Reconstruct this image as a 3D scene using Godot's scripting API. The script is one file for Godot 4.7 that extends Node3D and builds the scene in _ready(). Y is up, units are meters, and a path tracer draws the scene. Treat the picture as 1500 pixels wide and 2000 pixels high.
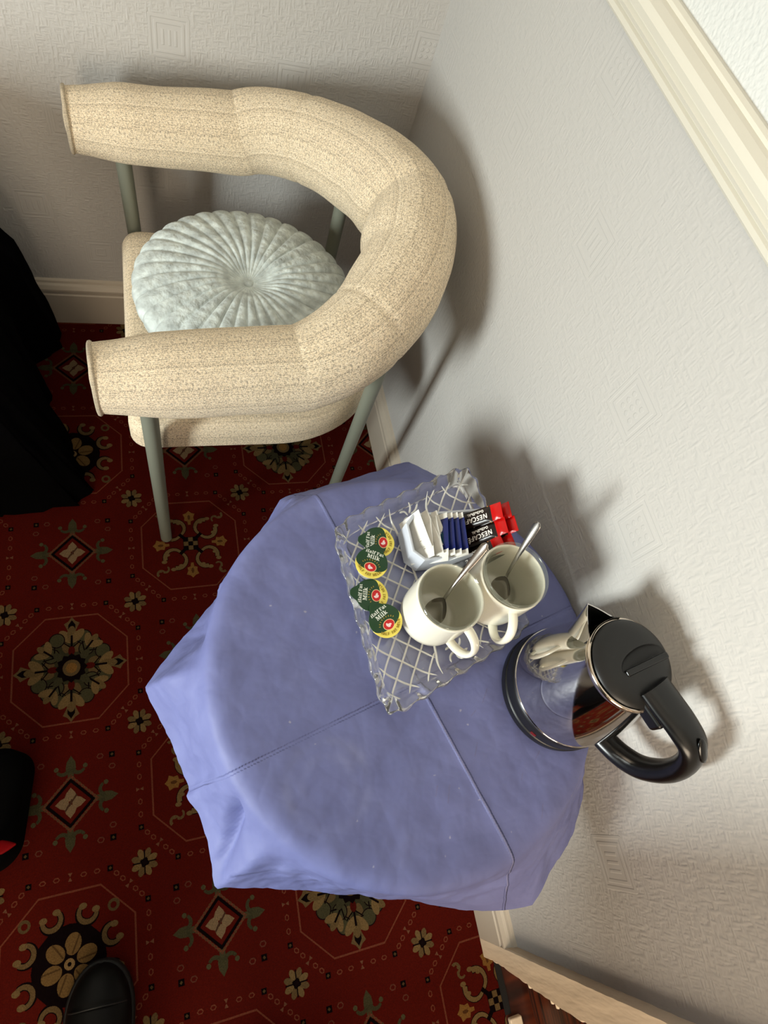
extends Node3D

# ---------------------------------------------------------------- constants
const XW := 0.546      # right wall plane
const ZW := -1.2796    # back wall plane
const XL := -1.85      # left (window) wall
const ZF := 2.3        # front wall
const CEIL := 2.45
const LX := 0.257      # carpet lattice period
const LZ := 0.2611
const LO := Vector2(-0.10895, -0.71745)
const TOP := 0.662     # tablecloth top
const TC := Vector2(0.277, -0.127)

var rng := RandomNumberGenerator.new()
var names := {}
var M := {}

# ---------------------------------------------------------------- mesh builder
class MB:
	var v := PackedVector3Array()
	var uv := PackedVector2Array()
	var idx := PackedInt32Array()
	func vert(p: Vector3, t := Vector2.ZERO) -> int:
		v.append(p); uv.append(t)
		return v.size() - 1
	func tri(a: int, b: int, c: int) -> void:
		idx.append(a); idx.append(b); idx.append(c)
	# rows: Array of PackedVector3Array of equal length; closed joins last column to first
	func grid(rows: Array, closed := false, flip := false, su := 1.0, sv := 1.0) -> int:
		var base := v.size()
		var nr := rows.size()
		var nc: int = rows[0].size()
		for i in nr:
			for j in nc:
				vert(rows[i][j], Vector2(float(j) / nc * su, float(i) / nr * sv))
		for i in nr - 1:
			for j in (nc if closed else nc - 1):
				var j2 := (j + 1) % nc
				var a := base + i * nc + j
				var b := base + i * nc + j2
				var c := base + (i + 1) * nc + j2
				var d := base + (i + 1) * nc + j
				if flip:
					tri(a, b, c); tri(a, c, d)
				else:
					tri(a, c, b); tri(a, d, c)
		return base
	func fan(ring: PackedVector3Array, center: Vector3, flip := false) -> void:
		var c := vert(center, Vector2(0.5, 0.5))
		var base := v.size()
		for p in ring: vert(p, Vector2(0.5, 0.5) + Vector2(p.x - center.x, p.z - center.z))
		for j in ring.size():
			var k := (j + 1) % ring.size()
			if flip: tri(c, base + j, base + k)
			else: tri(c, base + k, base + j)
	func add(o: MB, t := Transform3D.IDENTITY) -> MB:
		var base := v.size()
		for p in o.v: v.append(t * p)
		uv.append_array(o.uv)
		for i in o.idx: idx.append(base + i)
		return self
	func volume() -> float:
		var s := 0.0
		for i in range(0, idx.size(), 3):
			s += v[idx[i]].dot(v[idx[i + 1]].cross(v[idx[i + 2]]))
		return s
	func outward() -> MB:      # clockwise fronts: the signed volume has to be negative
		if volume() > 0.0:
			for i in range(0, idx.size(), 3):
				var t := idx[i + 1]
				idx[i + 1] = idx[i + 2]; idx[i + 2] = t
		return self
	func mesh(flat := false) -> ArrayMesh:
		var a := []
		a.resize(Mesh.ARRAY_MAX)
		if flat:
			var v2 := PackedVector3Array(); var u2 := PackedVector2Array(); var n2 := PackedVector3Array()
			for i in range(0, idx.size(), 3):
				var n := (v[idx[i + 2]] - v[idx[i]]).cross(v[idx[i + 1]] - v[idx[i]]).normalized()
				for k in 3:
					v2.append(v[idx[i + k]]); u2.append(uv[idx[i + k]]); n2.append(n)
			a[Mesh.ARRAY_VERTEX] = v2; a[Mesh.ARRAY_TEX_UV] = u2; a[Mesh.ARRAY_NORMAL] = n2
		else:
			var nn := PackedVector3Array(); nn.resize(v.size())
			# weld by position so that seams of closed grids stay smooth only where vertices are shared
			for i in range(0, idx.size(), 3):
				var n := (v[idx[i + 2]] - v[idx[i]]).cross(v[idx[i + 1]] - v[idx[i]])
				for k in 3: nn[idx[i + k]] += n
			for i in nn.size():
				nn[i] = nn[i].normalized() if nn[i].length_squared() > 1e-30 else Vector3.UP
			a[Mesh.ARRAY_VERTEX] = v; a[Mesh.ARRAY_TEX_UV] = uv; a[Mesh.ARRAY_NORMAL] = nn; a[Mesh.ARRAY_INDEX] = idx
		var m := ArrayMesh.new()
		m.add_surface_from_arrays(Mesh.PRIMITIVE_TRIANGLES, a)
		return m

# lathe round y. profile: Array of Vector2(radius, y); a repeated point makes a hard edge
func lathe(profile: Array, n := 64) -> MB:
	var b := MB.new()
	var rows := []
	for p in profile:
		var r := PackedVector3Array()
		for j in n:
			var t := TAU * j / n
			r.append(Vector3(p.x * cos(t), p.y, p.x * sin(t)))
		rows.append(r)
	b.grid(rows, true)
	return b

# rounded box centred at the origin
func rbox(size: Vector3, r: float, seg := 3) -> MB:
	var b := MB.new()
	var h := size * 0.5
	r = minf(r, minf(h.x, minf(h.y, h.z)) * 0.999)
	var inner := h - Vector3.ONE * r
	for axis in 3:
		for s in [-1.0, 1.0]:
			var u := (axis + 1) % 3
			var w := (axis + 2) % 3
			var cu := []; var cw := []
			for i in seg + 1:
				var f := float(i) / seg
				cu.append(-h[u] + r * f); cw.append(-h[w] + r * f)
			for i in seg + 1:
				var f := float(i) / seg
				cu.append(h[u] - r + r * f); cw.append(h[w] - r + r * f)
			var rows := []
			for y in cw:
				var row := PackedVector3Array()
				for x in cu:
					var p := Vector3.ZERO
					p[axis] = s * h[axis]; p[u] = x; p[w] = y
					var q := p.clamp(-inner, inner)
					var d := p - q
					# equal angles along the bevel
					row.append(q + d.normalized() * r)
				rows.append(row)
			b.grid(rows, false, s > 0)
	return b.outward()

# tube along points with per-point radii (ra across "side", rb across the other way); ends closed with fans
func tube(pts: PackedVector3Array, ra: Callable, rb: Callable, n := 16, up := Vector3.UP, caps := true, su := 1.0, sv := 1.0) -> MB:
	var b := MB.new()
	var rows := []
	var k := pts.size()
	for i in k:
		var tan := (pts[mini(i + 1, k - 1)] - pts[maxi(i - 1, 0)]).normalized()
		var side := tan.cross(up).normalized()
		var nor := side.cross(tan).normalized()
		var row := PackedVector3Array()
		var s := float(i) / (k - 1)
		for j in n:
			var t := TAU * j / n
			row.append(pts[i] + side * cos(t) * ra.call(s) + nor * sin(t) * rb.call(s))
		rows.append(row)
	b.grid(rows, true, false, su, sv)
	if caps:
		b.fan(rows[0], pts[0], true)
		b.fan(rows[k - 1], pts[k - 1], false)
	return b.outward()

func rod(a: Vector3, c: Vector3, r0: float, r1: float, n := 16) -> MB:
	var pts := PackedVector3Array()
	for i in 5: pts.append(a.lerp(c, i / 4.0))
	var up := Vector3.UP if absf((c - a).normalized().y) < 0.9 else Vector3.RIGHT
	return tube(pts, func(s): return lerpf(r0, r1, s), func(s): return lerpf(r0, r1, s), n, up)

# profile (closed polygon of Vector2) swept straight from a to c: profile x goes along "out", y goes up
func sweep(poly: PackedVector2Array, a: Vector3, c: Vector3, out: Vector3, n := 2) -> MB:
	var b := MB.new()
	var m := poly.size()
	for e in m:
		var rows := []
		for q in [poly[e], poly[(e + 1) % m]]:
			var row := PackedVector3Array()
			for i in n: row.append(a.lerp(c, float(i) / (n - 1)) + out * q.x + Vector3.UP * q.y)
			rows.append(row)
		b.grid(rows, false)
	for p in [a, c]:
		var tr := Geometry2D.triangulate_polygon(poly)
		var base := b.v.size()
		for q in poly: b.vert(p + out * q.x + Vector3.UP * q.y)
		for i in range(0, tr.size(), 3):
			if p == a: b.tri(base + tr[i], base + tr[i + 1], base + tr[i + 2])
			else: b.tri(base + tr[i], base + tr[i + 2], base + tr[i + 1])
	# the two ends and the sides may disagree: decide with the volume of sides
	return b.outward()

# ---------------------------------------------------------------- scene helpers
func numbered(called: String) -> String:
	if not names.has(called):
		names[called] = 0
		return called
	names[called] += 1
	return "%s_%03d" % [called, names[called]]

func thing(called: String, label: String, category: String, at := Vector3.ZERO, turn := 0.0, group := "") -> Node3D:
	var o := Node3D.new()
	o.name = numbered(called)
	add_child(o, true)
	o.position = at; o.rotation.y = turn
	o.set_meta("label", label); o.set_meta("category", category)
	if group != "": o.set_meta("group", group)
	return o

func part(called: String, mesh: Mesh, mat: Material, parent: Node, at := Transform3D.IDENTITY, label := "") -> MeshInstance3D:
	var o := MeshInstance3D.new()
	o.name = called
	o.mesh = mesh
	o.material_override = mat
	o.transform = at
	parent.add_child(o, true)
	if label != "": o.set_meta("label", label)
	return o

func struct(called: String, mesh: Mesh, mat: Material, label: String, category: String, at := Transform3D.IDENTITY) -> MeshInstance3D:
	var o := part(called, mesh, mat, self, at, label)
	o.set_meta("kind", "structure"); o.set_meta("category", category)
	return o

func at(p: Vector3) -> Transform3D: return Transform3D(Basis.IDENTITY, p)

func mat(c: Color, rough := 0.6, metal := 0.0) -> StandardMaterial3D:
	var m := StandardMaterial3D.new()
	m.albedo_color = c; m.roughness = rough; m.metallic = metal
	return m

func noise_bytes(w: int, h: int, freq: float, seed_: int, oct := 3, type := FastNoiseLite.TYPE_SIMPLEX_SMOOTH) -> PackedByteArray:
	var n := FastNoiseLite.new()
	n.seed = seed_; n.frequency = freq; n.noise_type = type
	n.fractal_octaves = oct
	var im := n.get_seamless_image(w, h, false, false, 0.1, true)
	im.convert(Image.FORMAT_L8)
	return im.get_data()

func noise_img(w: int, h: int, freq: float, seed_: int, oct := 3, type := FastNoiseLite.TYPE_SIMPLEX_SMOOTH) -> Image:
	return Image.create_from_data(w, h, false, Image.FORMAT_L8, noise_bytes(w, h, freq, seed_, oct, type))

func tex(im: Image) -> ImageTexture: return ImageTexture.create_from_image(im)

func bump(m: StandardMaterial3D, im: Image, cm: float) -> void:
	m.heightmap_enabled = true
	m.heightmap_texture = tex(im)
	m.heightmap_scale = cm

func triplanar(m: StandardMaterial3D, scale: Vector3, world := true, offset := Vector3.ZERO) -> void:
	m.uv1_triplanar = true
	m.uv1_world_triplanar = world
	m.uv1_scale = scale
	m.uv1_offset = offset
	m.uv1_triplanar_sharpness = 4.0

# ---------------------------------------------------------------- drawing on images
func poly_fill(im: Image, pts: PackedVector2Array, c: Color) -> void:
	var w := im.get_width(); var h := im.get_height()
	var y0 := 1e9; var y1 := -1e9
	for p in pts:
		y0 = minf(y0, p.y); y1 = maxf(y1, p.y)
	for y in range(int(ceil(y0 - 0.5)), int(floor(y1 - 0.5)) + 1):
		var yc := y + 0.5
		var xs := []
		for i in pts.size():
			var a := pts[i]; var b := pts[(i + 1) % pts.size()]
			if (a.y <= yc) != (b.y <= yc):
				xs.append(a.x + (yc - a.y) / (b.y - a.y) * (b.x - a.x))
		xs.sort()
		for k in range(0, xs.size() - 1, 2):
			var x0 := int(round(xs[k])); var x1 := int(round(xs[k + 1]))
			if x1 <= x0: continue
			var x := posmod(x0, w)
			var n := x1 - x0
			im.fill_rect(Rect2i(x, posmod(y, h), mini(n, w - x), 1), c)
			if x + n > w: im.fill_rect(Rect2i(0, posmod(y, h), x + n - w, 1), c)

func stroke(im: Image, pts: PackedVector2Array, wid: float, c: Color, closed := false) -> void:
	var n := pts.size()
	for i in (n if closed else n - 1):
		var a := pts[i]; var b := pts[(i + 1) % n]
		var d := (b - a)
		if d.length() < 1e-6: continue
		var t := d.normalized() * wid * 0.5
		var s := Vector2(-t.y, t.x)
		poly_fill(im, PackedVector2Array([a - t * 0.6 + s, b + t * 0.6 + s, b + t * 0.6 - s, a - t * 0.6 - s]), c)

func ell(c: Vector2, rx: float, ry: float, rot := 0.0, n := 20) -> PackedVector2Array:
	var o := PackedVector2Array()
	for i in n:
		o.append(c + (Vector2(cos(TAU * i / n) * rx, sin(TAU * i / n) * ry)).rotated(rot))
	return o

# ---------------------------------------------------------------- textures
const CRED := Color(0.335, 0.075, 0.050)
const CCREAM := Color(0.48, 0.385, 0.245)
const COLIVE := Color(0.28, 0.265, 0.18)
const CDARK := Color(0.06, 0.03, 0.032)
const CLINE := Color(0.47, 0.25, 0.18)

func sym(im: Image, o: Vector2, s: float, pts: Array, c: Color, turns: Array, mirror := false) -> void:
	for t in turns:
		var a := PackedVector2Array(); var b := PackedVector2Array()
		for p in pts:
			a.append(o + Vector2(p.x, p.y).rotated(t) * s)
			b.append(o + Vector2(-p.x, p.y).rotated(t) * s)
		poly_fill(im, a, c)
		if mirror: poly_fill(im, b, c)

func curl(o: Vector2, s: float, c0: Vector2, r: float, a0: float, a1: float, w0: float, w1: float, rot: float, mir: float) -> PackedVector2Array:
	var outer := PackedVector2Array(); var inner := PackedVector2Array()
	for i in 15:
		var f := i / 14.0
		var a := lerpf(a0, a1, f)
		var w := lerpf(w0, w1, f)
		var d := Vector2(cos(a), sin(a))
		var p := c0 + d * (r + w * 0.5); var q := c0 + d * (r - w * 0.5)
		p.x *= mir; q.x *= mir
		outer.append(o + p.rotated(rot) * s); inner.append(o + q.rotated(rot) * s)
	inner.reverse(); outer.append_array(inner)
	return outer

const Q4 := [0.0, PI / 2, PI, PI * 1.5]

func octagon(o: Vector2, s: float, h: float, c: float) -> PackedVector2Array:
	var p := PackedVector2Array()
	for q in [Vector2(-c, -h), Vector2(c, -h), Vector2(h, -c), Vector2(h, c), Vector2(c, h), Vector2(-c, h), Vector2(-h, c), Vector2(-h, -c)]: p.append(o + q * s)
	return p

func chain(im: Image, o: Vector2, s: float) -> void:
	stroke(im, octagon(o, s, 0.425, 0.2), s * 0.011, CLINE, true)
	var ring := octagon(o, s, 0.515, 0.265)
	for i in 8:
		var a := ring[i]; var b := ring[(i + 1) % 8]
		for k in range(0, 6):
			var p := a.lerp(b, k / 6.0)
			var an := (b - a).angle()
			if k == 0:
				poly_fill(im, ell(p, s * 0.026, s * 0.026, PI / 4, 4), CDARK)
				poly_fill(im, ell(p, s * 0.012, s * 0.012, 0, 4), CCREAM * 0.7)
			elif k == 3:
				for m in [-1.0, 1.0]:
					var d: Vector2 = Vector2.from_angle(an + PI / 2) * m * s * 0.026
					var e := Vector2.from_angle(an) * s * 0.014
					poly_fill(im, PackedVector2Array([p, p + d + e, p + d - e]), Color(0.46, 0.3, 0.22))
			else:
				stroke(im, ell(p, s * 0.019, s * 0.014, an, 6), s * 0.007, Color(0.46, 0.25, 0.18), true)

func fleur(im: Image, o: Vector2, s: float, d: float, rot: float, c: Color) -> void:
	sym(im, o, s, [Vector2(0, -d - 0.13), Vector2(0.03, -d - 0.085), Vector2(0.036, -d - 0.04), Vector2(0.02, -d - 0.005), Vector2(0.02, -d + 0.03), Vector2(0, -d + 0.05), Vector2(-0.02, -d + 0.03), Vector2(-0.02, -d - 0.005), Vector2(-0.036, -d - 0.04), Vector2(-0.03, -d - 0.085)], c, [rot])
	for m in [-1.0, 1.0]:
		poly_fill(im, curl(o, s, Vector2(0.055, -d - 0.045), 0.042, PI * 0.95, PI * 0.15, 0.032, 0.02, rot, m), c * 0.92)
		poly_fill(im, ell(o + Vector2(m * 0.1, -d - 0.045).rotated(rot) * s, s * 0.017, s * 0.017), c * 1.1)

func medallion(im: Image, o: Vector2, s: float) -> void:
	poly_fill(im, ell(o, s * 0.31, s * 0.31, 0, 4), CDARK * 1.3)
	poly_fill(im, ell(o, s * 0.245, s * 0.245, PI / 8, 8), COLIVE * 0.8)
	for t in Q4:
		for e in [0.26, 0.78, 1.31]: poly_fill(im, ell(o + Vector2.from_angle(t + e) * s * 0.19, s * 0.05, s * 0.028, t + e), CCREAM * 0.8)
	for t in Q4:
		# dark tips and fleur ends
		sym(im, o, s, [Vector2(0, -0.46), Vector2(0.03, -0.42), Vector2(0.065, -0.40), Vector2(0.045, -0.36), Vector2(0.02, -0.3), Vector2(-0.02, -0.3), Vector2(-0.045, -0.36), Vector2(-0.065, -0.40), Vector2(-0.03, -0.42)], CCREAM * 0.85, [t])
		sym(im, o, s, [Vector2(0, -0.43), Vector2(0.03, -0.385), Vector2(0.03, -0.34), Vector2(0, -0.3), Vector2(-0.03, -0.34), Vector2(-0.03, -0.385)], CDARK, [t])
		# olive scallops along the diamond's sides
		for k in [[0.1, 0.265], [0.18, 0.2], [0.255, 0.12], [0.12, 0.16]]:
			poly_fill(im, ell(o + Vector2(k[0], -k[1]).rotated(t) * s, s * 0.064, s * 0.064), COLIVE)
			stroke(im, ell(o + Vector2(k[0], -k[1]).rotated(t) * s, s * 0.062, s * 0.062), s * 0.008, CDARK * 1.6, true)
		# cream leaf bursts on the four diagonals and on the axes
		for k in [[0.0, 0.29, 0.09], [0.175, 0.225, 0.075]]:
			var p := Vector2(k[0], -k[1])
			var a := p.angle()
			for e in [-0.75, 0.0, 0.75]:
				poly_fill(im, ell(o + (p * 0.8 + Vector2.from_angle(a + e) * k[2] * 0.75).rotated(t) * s, s * k[2] * 0.85, s * k[2] * 0.42, a + e + t), CCREAM if e != 0.0 else CCREAM * 0.88)
			stroke(im, PackedVector2Array([o + (p * 0.55).rotated(t) * s, o + (p * 0.98).rotated(t) * s]), s * 0.016, CDARK)
			for e in [-0.3, 0.3]:
				stroke(im, PackedVector2Array([o + (p * 0.6).rotated(t) * s, o + (p * 0.85).rotated(t + e) * s]), s * 0.01, CDARK)
	for t in Q4:
		poly_fill(im, ell(o + Vector2(0.1, -0.1).rotated(t) * s, s * 0.06, s * 0.032, -PI / 4 + t), COLIVE * 0.9)
		poly_fill(im, ell(o + Vector2(0, -0.15).rotated(t) * s, s * 0.028, s * 0.04, t), CRED * 0.9)
	var star := PackedVector2Array()
	for i in 24: star.append(o + Vector2.from_angle(TAU * i / 24) * s * (0.13 if i % 2 == 0 else 0.108))
	poly_fill(im, star, CDARK)
	poly_fill(im, ell(o, s * 0.072, s * 0.072), CCREAM * 0.8)
	poly_fill(im, ell(o, s * 0.045, s * 0.045), Color(0.5, 0.36, 0.18))

func scrolls(im: Image, o: Vector2, s: float) -> void:
	for t in Q4:
		var d: float = t + PI / 4
		stroke(im, PackedVector2Array([o, o + Vector2(0, -0.13).rotated(d) * s]), s * 0.03, CDARK)
		for m in [-1.0, 1.0]:
			poly_fill(im, curl(o, s, Vector2(0.0, -0.2), 0.075, PI / 2, -PI * 0.42, 0.034, 0.05, d + m * 0.12, m), CDARK)
			poly_fill(im, curl(o, s, Vector2(0.0, -0.2), 0.075, PI / 2, -PI * 0.4, 0.024, 0.04, d + m * 0.12, m), CCREAM)
			poly_fill(im, ell(o + Vector2(m * 0.052, -0.225).rotated(d + m * 0.12) * s, s * 0.02, s * 0.014), CCREAM)
			poly_fill(im, ell(o + Vector2(m * 0.02, -0.29).rotated(d + m * 0.12) * s, s * 0.024, s * 0.017), CCREAM)
		# yellow tips on the axes
		sym(im, o, s, [Vector2(0, -0.335), Vector2(0.025, -0.31), Vector2(0.055, -0.3), Vector2(0.04, -0.265), Vector2(0.045, -0.235), Vector2(0.015, -0.225), Vector2(0.012, -0.19), Vector2(-0.012, -0.19), Vector2(-0.015, -0.225), Vector2(-0.045, -0.235), Vector2(-0.04, -0.265), Vector2(-0.055, -0.3), Vector2(-0.025, -0.31)], Color(0.53, 0.38, 0.19), [t])
		poly_fill(im, ell(o + Vector2(0, -0.265).rotated(t) * s, s * 0.012, s * 0.025, t), Color(0.35, 0.22, 0.12))
		# small S curls on the diagonals
		poly_fill(im, curl(o, s, Vector2(0.0, -0.385), 0.03, PI * 0.6, -PI * 0.5, 0.016, 0.024, d, 1.0), CCREAM * 0.85)
		poly_fill(im, curl(o, s, Vector2(0.0, -0.33), 0.028, -PI * 0.45, PI * 0.55, 0.022, 0.014, d, -1.0), CCREAM * 0.85)
		poly_fill(im, ell(o + Vector2(0.02, -0.37).rotated(d) * s, s * 0.017, s * 0.013), CCREAM * 0.85)
	poly_fill(im, ell(o, s * 0.095, s * 0.095, PI / 4, 4), CDARK)
	for t in Q4:
		poly_fill(im, ell(o + Vector2(0, -0.042).rotated(t) * s, s * 0.03, s * 0.03, PI / 4, 4), CCREAM * 0.9)

func petals(im: Image, o: Vector2, s: float) -> void:
	poly_fill(im, ell(o, s * 0.235, s * 0.235), CDARK)
	for i in 8:
		var d := TAU * (i + 0.5) / 8
		for m in [-1.0, 1.0]:
			poly_fill(im, curl(o, s, Vector2(0.0, -0.295), 0.058, PI / 2, -PI * 0.08, 0.055, 0.04, d, m), CDARK)
	for i in 8:
		var d := TAU * (i + 0.5) / 8
		for m in [-1.0, 1.0]:
			poly_fill(im, curl(o, s, Vector2(0.0, -0.30), 0.058, PI / 2, -PI * 0.12, 0.034, 0.026, d, m), CCREAM * 0.85)
			poly_fill(im, ell(o + Vector2(m * 0.045, -0.328).rotated(d) * s, s * 0.026, s * 0.020), CCREAM * 0.95)
	for t in Q4:
		for m in [-1.0, 1.0]:
			poly_fill(im, curl(o, s, Vector2(0.0, -0.4), 0.03, PI * 0.7, -PI * 0.5, 0.016, 0.022, t + PI / 4, m), CCREAM * 0.75)
	for i in 6:
		var d := TAU * i / 6 + 0.3
		poly_fill(im, ell(o + Vector2(0, -0.115).rotated(d) * s, s * 0.054, s * 0.068, d), CDARK)
		poly_fill(im, ell(o + Vector2(-0.012, -0.115).rotated(d) * s, s * 0.052, s * 0.066, d - 0.1), Color(0.47, 0.36, 0.21))
		stroke(im, PackedVector2Array([o + Vector2(0, -0.06).rotated(d) * s, o + Vector2(0.012, -0.17).rotated(d) * s]), s * 0.01, Color(0.33, 0.24, 0.14))
	poly_fill(im, ell(o, s * 0.034, s * 0.034), Color(0.55, 0.44, 0.29))
	poly_fill(im, ell(o, s * 0.012, s * 0.012), CDARK)

func diamond(im: Image, o: Vector2, s: float) -> void:
	for t in Q4: fleur(im, o, s, 0.2, t, COLIVE)
	var b := ell(o, s * 0.185, s * 0.185, 0, 4)
	stroke(im, b, s * 0.013, CLINE, true)
	stroke(im, ell(o, s * 0.155, s * 0.155, 0, 4), s * 0.02, CDARK, true)
	for i in 4:
		for k in 9:
			poly_fill(im, ell(b[i].lerp(b[(i + 1) % 4], k / 9.0), s * 0.012, s * 0.012, 0, 5), Color(0.38, 0.25, 0.17))
	for t in Q4:
		sym(im, o, s, [Vector2(0, -0.105), Vector2(0.03, -0.07), Vector2(0.045, -0.03), Vector2(0.012, -0.012), Vector2(-0.012, -0.012), Vector2(-0.045, -0.03), Vector2(-0.03, -0.07)], Color(0.53, 0.44, 0.33), [t])
	stroke(im, PackedVector2Array([o + Vector2(-0.035, 0.05) * s, o + Vector2(0.01, -0.02) * s, o + Vector2(-0.01, 0.02) * s, o + Vector2(0.04, -0.05) * s]), s * 0.012, Color(0.3, 0.2, 0.15))
	for c in [Vector2(-1, -1), Vector2(1, -1), Vector2(1, 1), Vector2(-1, 1)]:
		poly_fill(im, ell(o + c * 0.29 * s, s * 0.03, s * 0.03, PI / 4, 4), CDARK)
		poly_fill(im, ell(o + c * 0.29 * s, s * 0.012, s * 0.012, 0, 4), CCREAM * 0.7)
		for e in [Vector2(-c.x * 0.085, 0), Vector2(0, -c.y * 0.085)]:
			stroke(im, ell(o + (c * 0.29 + e) * s, s * 0.022, s * 0.018, 0, 6), s * 0.008, Color(0.4, 0.22, 0.17), true)

func small_flower(im: Image, o: Vector2, s: float) -> void:
	poly_fill(im, ell(o, s * 0.07, s * 0.07), CDARK * 1.4)
	for i in 8:
		var d := TAU * (i + 0.5) / 8
		poly_fill(im, ell(o + Vector2(0, -0.06).rotated(d) * s, s * 0.022, s * 0.036, d), CCREAM * (1.0 if i % 2 else 0.85))
	stroke(im, ell(o, s * 0.028, s * 0.028, 0.4, 4), s * 0.011, CDARK, true)
	for t in Q4: stroke(im, PackedVector2Array([o + Vector2(0, -0.03).rotated(t) * s, o + Vector2(0, -0.08).rotated(t) * s]), s * 0.008, CDARK)

func carpet_image() -> Image:
	var s := 480
	var im := Image.create(s * 4, s * 4, false, Image.FORMAT_RGB8)
	im.fill(CRED)
	for a in 4:
		for b in 4:
			var o := Vector2(a + 0.5, b + 0.5) * s
			if (a + b) % 2 == 0:
				chain(im, o, s)
				if a % 2 == 0: scrolls(im, o, s)
				elif ((a + b) / 2) % 2 == 0: medallion(im, o, s * 0.92)
				else: petals(im, o, s)
			else: diamond(im, o, s)
	for a in 4:
		for b in 4: small_flower(im, Vector2(a, b) * s, s)
	# pile: a faint dark speckle
	var n := 480
	var src := noise_bytes(n, n, 0.16, 5, 2)
	var la := PackedByteArray(); la.resize(n * n * 2)
	var r := RandomNumberGenerator.new(); r.seed = 9
	for i in n * n:
		la[i * 2] = 0
		la[i * 2 + 1] = clampi(int(src[i] * 0.22) + r.randi() % 46, 0, 255)
	var sp := Image.create_from_data(n, n, false, Image.FORMAT_LA8, la)
	sp.convert(Image.FORMAT_RGBA8)
	im.convert(Image.FORMAT_RGBA8)
	for a in 4:
		for b in 4: im.blend_rect(sp, Rect2i(0, 0, n, n), Vector2i(a * n, b * n))
	im.convert(Image.FORMAT_RGB8)
	return im

# embossed wallpaper, one metre a side; motifs: [column, row, kind] in metres
func wallpaper_image(motifs: Array, seed_: int) -> Image:
	var n := 1280
	var a := noise_img(n, n / 4, 0.075, seed_, 2); a.resize(n, n, Image.INTERPOLATE_CUBIC)
	var b := noise_img(n / 4, n, 0.085, seed_ + 1, 2); b.resize(n, n, Image.INTERPOLATE_CUBIC)
	var c := noise_img(n, n, 0.06, seed_ + 2, 3)
	var da := a.get_data(); var db := b.get_data(); var dc := c.get_data()
	var out := PackedByteArray(); out.resize(n * n)
	for i in n * n:
		var v := maxi(absi(da[i] - 128), absi(db[i] - 128))
		out[i] = clampi(60 + v + (dc[i] >> 2), 0, 255)
	var im := Image.create_from_data(n, n, false, Image.FORMAT_L8, out)
	for m in motifs:
		var o := Vector2(m[0], m[1]) * n
		var s := 0.066 * n
		poly_fill(im, PackedVector2Array([o + Vector2(-0.55, -0.55) * s, o + Vector2(0.55, -0.55) * s, o + Vector2(0.55, 0.55) * s, o + Vector2(-0.55, 0.55) * s]), Color(0.39, 0.39, 0.39))
		for h in [0.5, 0.36]:
			var q := PackedVector2Array([o + Vector2(-h, -h) * s, o + Vector2(h, -h) * s, o + Vector2(h, h) * s, o + Vector2(-h, h) * s])
			stroke(im, q, s * 0.075, Color(0.64, 0.64, 0.64), true)
		if m[2] == 0:
			for k in [-0.17, 0.0, 0.17]: stroke(im, PackedVector2Array([o + Vector2(k, -0.18) * s, o + Vector2(k, 0.18) * s]), s * 0.06, Color(0.64, 0.64, 0.64))
		elif m[2] == 1:
			for k in [-0.18, 0.0, 0.18]:
				for l in [-0.18, 0.0, 0.18]: poly_fill(im, ell(o + Vector2(k, l) * s, s * 0.055, s * 0.055), Color(0.64, 0.64, 0.64))
		else:
			stroke(im, ell(o, s * 0.2, s * 0.2, PI / 4, 4), s * 0.07, Color(0.64, 0.64, 0.64), true)
	return im

func weave_images() -> Array:
	var n := 512           # 0.12 m
	var al := PackedByteArray(); al.resize(n * n * 3)
	var hh := PackedByteArray(); hh.resize(n * n)
	var big := noise_bytes(n, n, 0.03, 31, 3)
	var r := RandomNumberGenerator.new(); r.seed = 77
	var cols := 64; var rws := 64   # stitches of 8x8 pixels
	var tone := PackedFloat32Array(); tone.resize(cols * rws)
	for j in rws:
		var warp := r.randf_range(-0.08, 0.08)
		for i in cols: tone[j * cols + i] = clampf(r.randfn(0.0, 0.10) + warp, -0.28, 0.2)
	for y in n:
		for x in n:
			var xs := (x + (y >> 3) * 3) & (n - 1)
			var i := xs >> 3; var j := y >> 3
			var fx := (xs & 7) / 8.0 + 0.06; var fy := (y & 7) / 8.0 + 0.06
			var h := sin(fx * PI) * sin(fy * PI)
			var k := y * n + x
			hh[k] = int(clampf(40 + 170 * sqrt(h) + tone[j * cols + i] * 90, 0, 255))
			var t := 0.965 + tone[j * cols + i] * 1.2 + 0.22 * (h - 0.6) + (big[k] - 128) * 0.0009
			al[k * 3] = int(clampf(t * 1.0, 0, 1) * 255)
			al[k * 3 + 1] = int(clampf(t * 0.965, 0, 1) * 255)
			al[k * 3 + 2] = int(clampf(t * 0.905, 0, 1) * 255)
	return [Image.create_from_data(n, n, false, Image.FORMAT_RGB8, al), Image.create_from_data(n, n, false, Image.FORMAT_L8, hh)]

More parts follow.
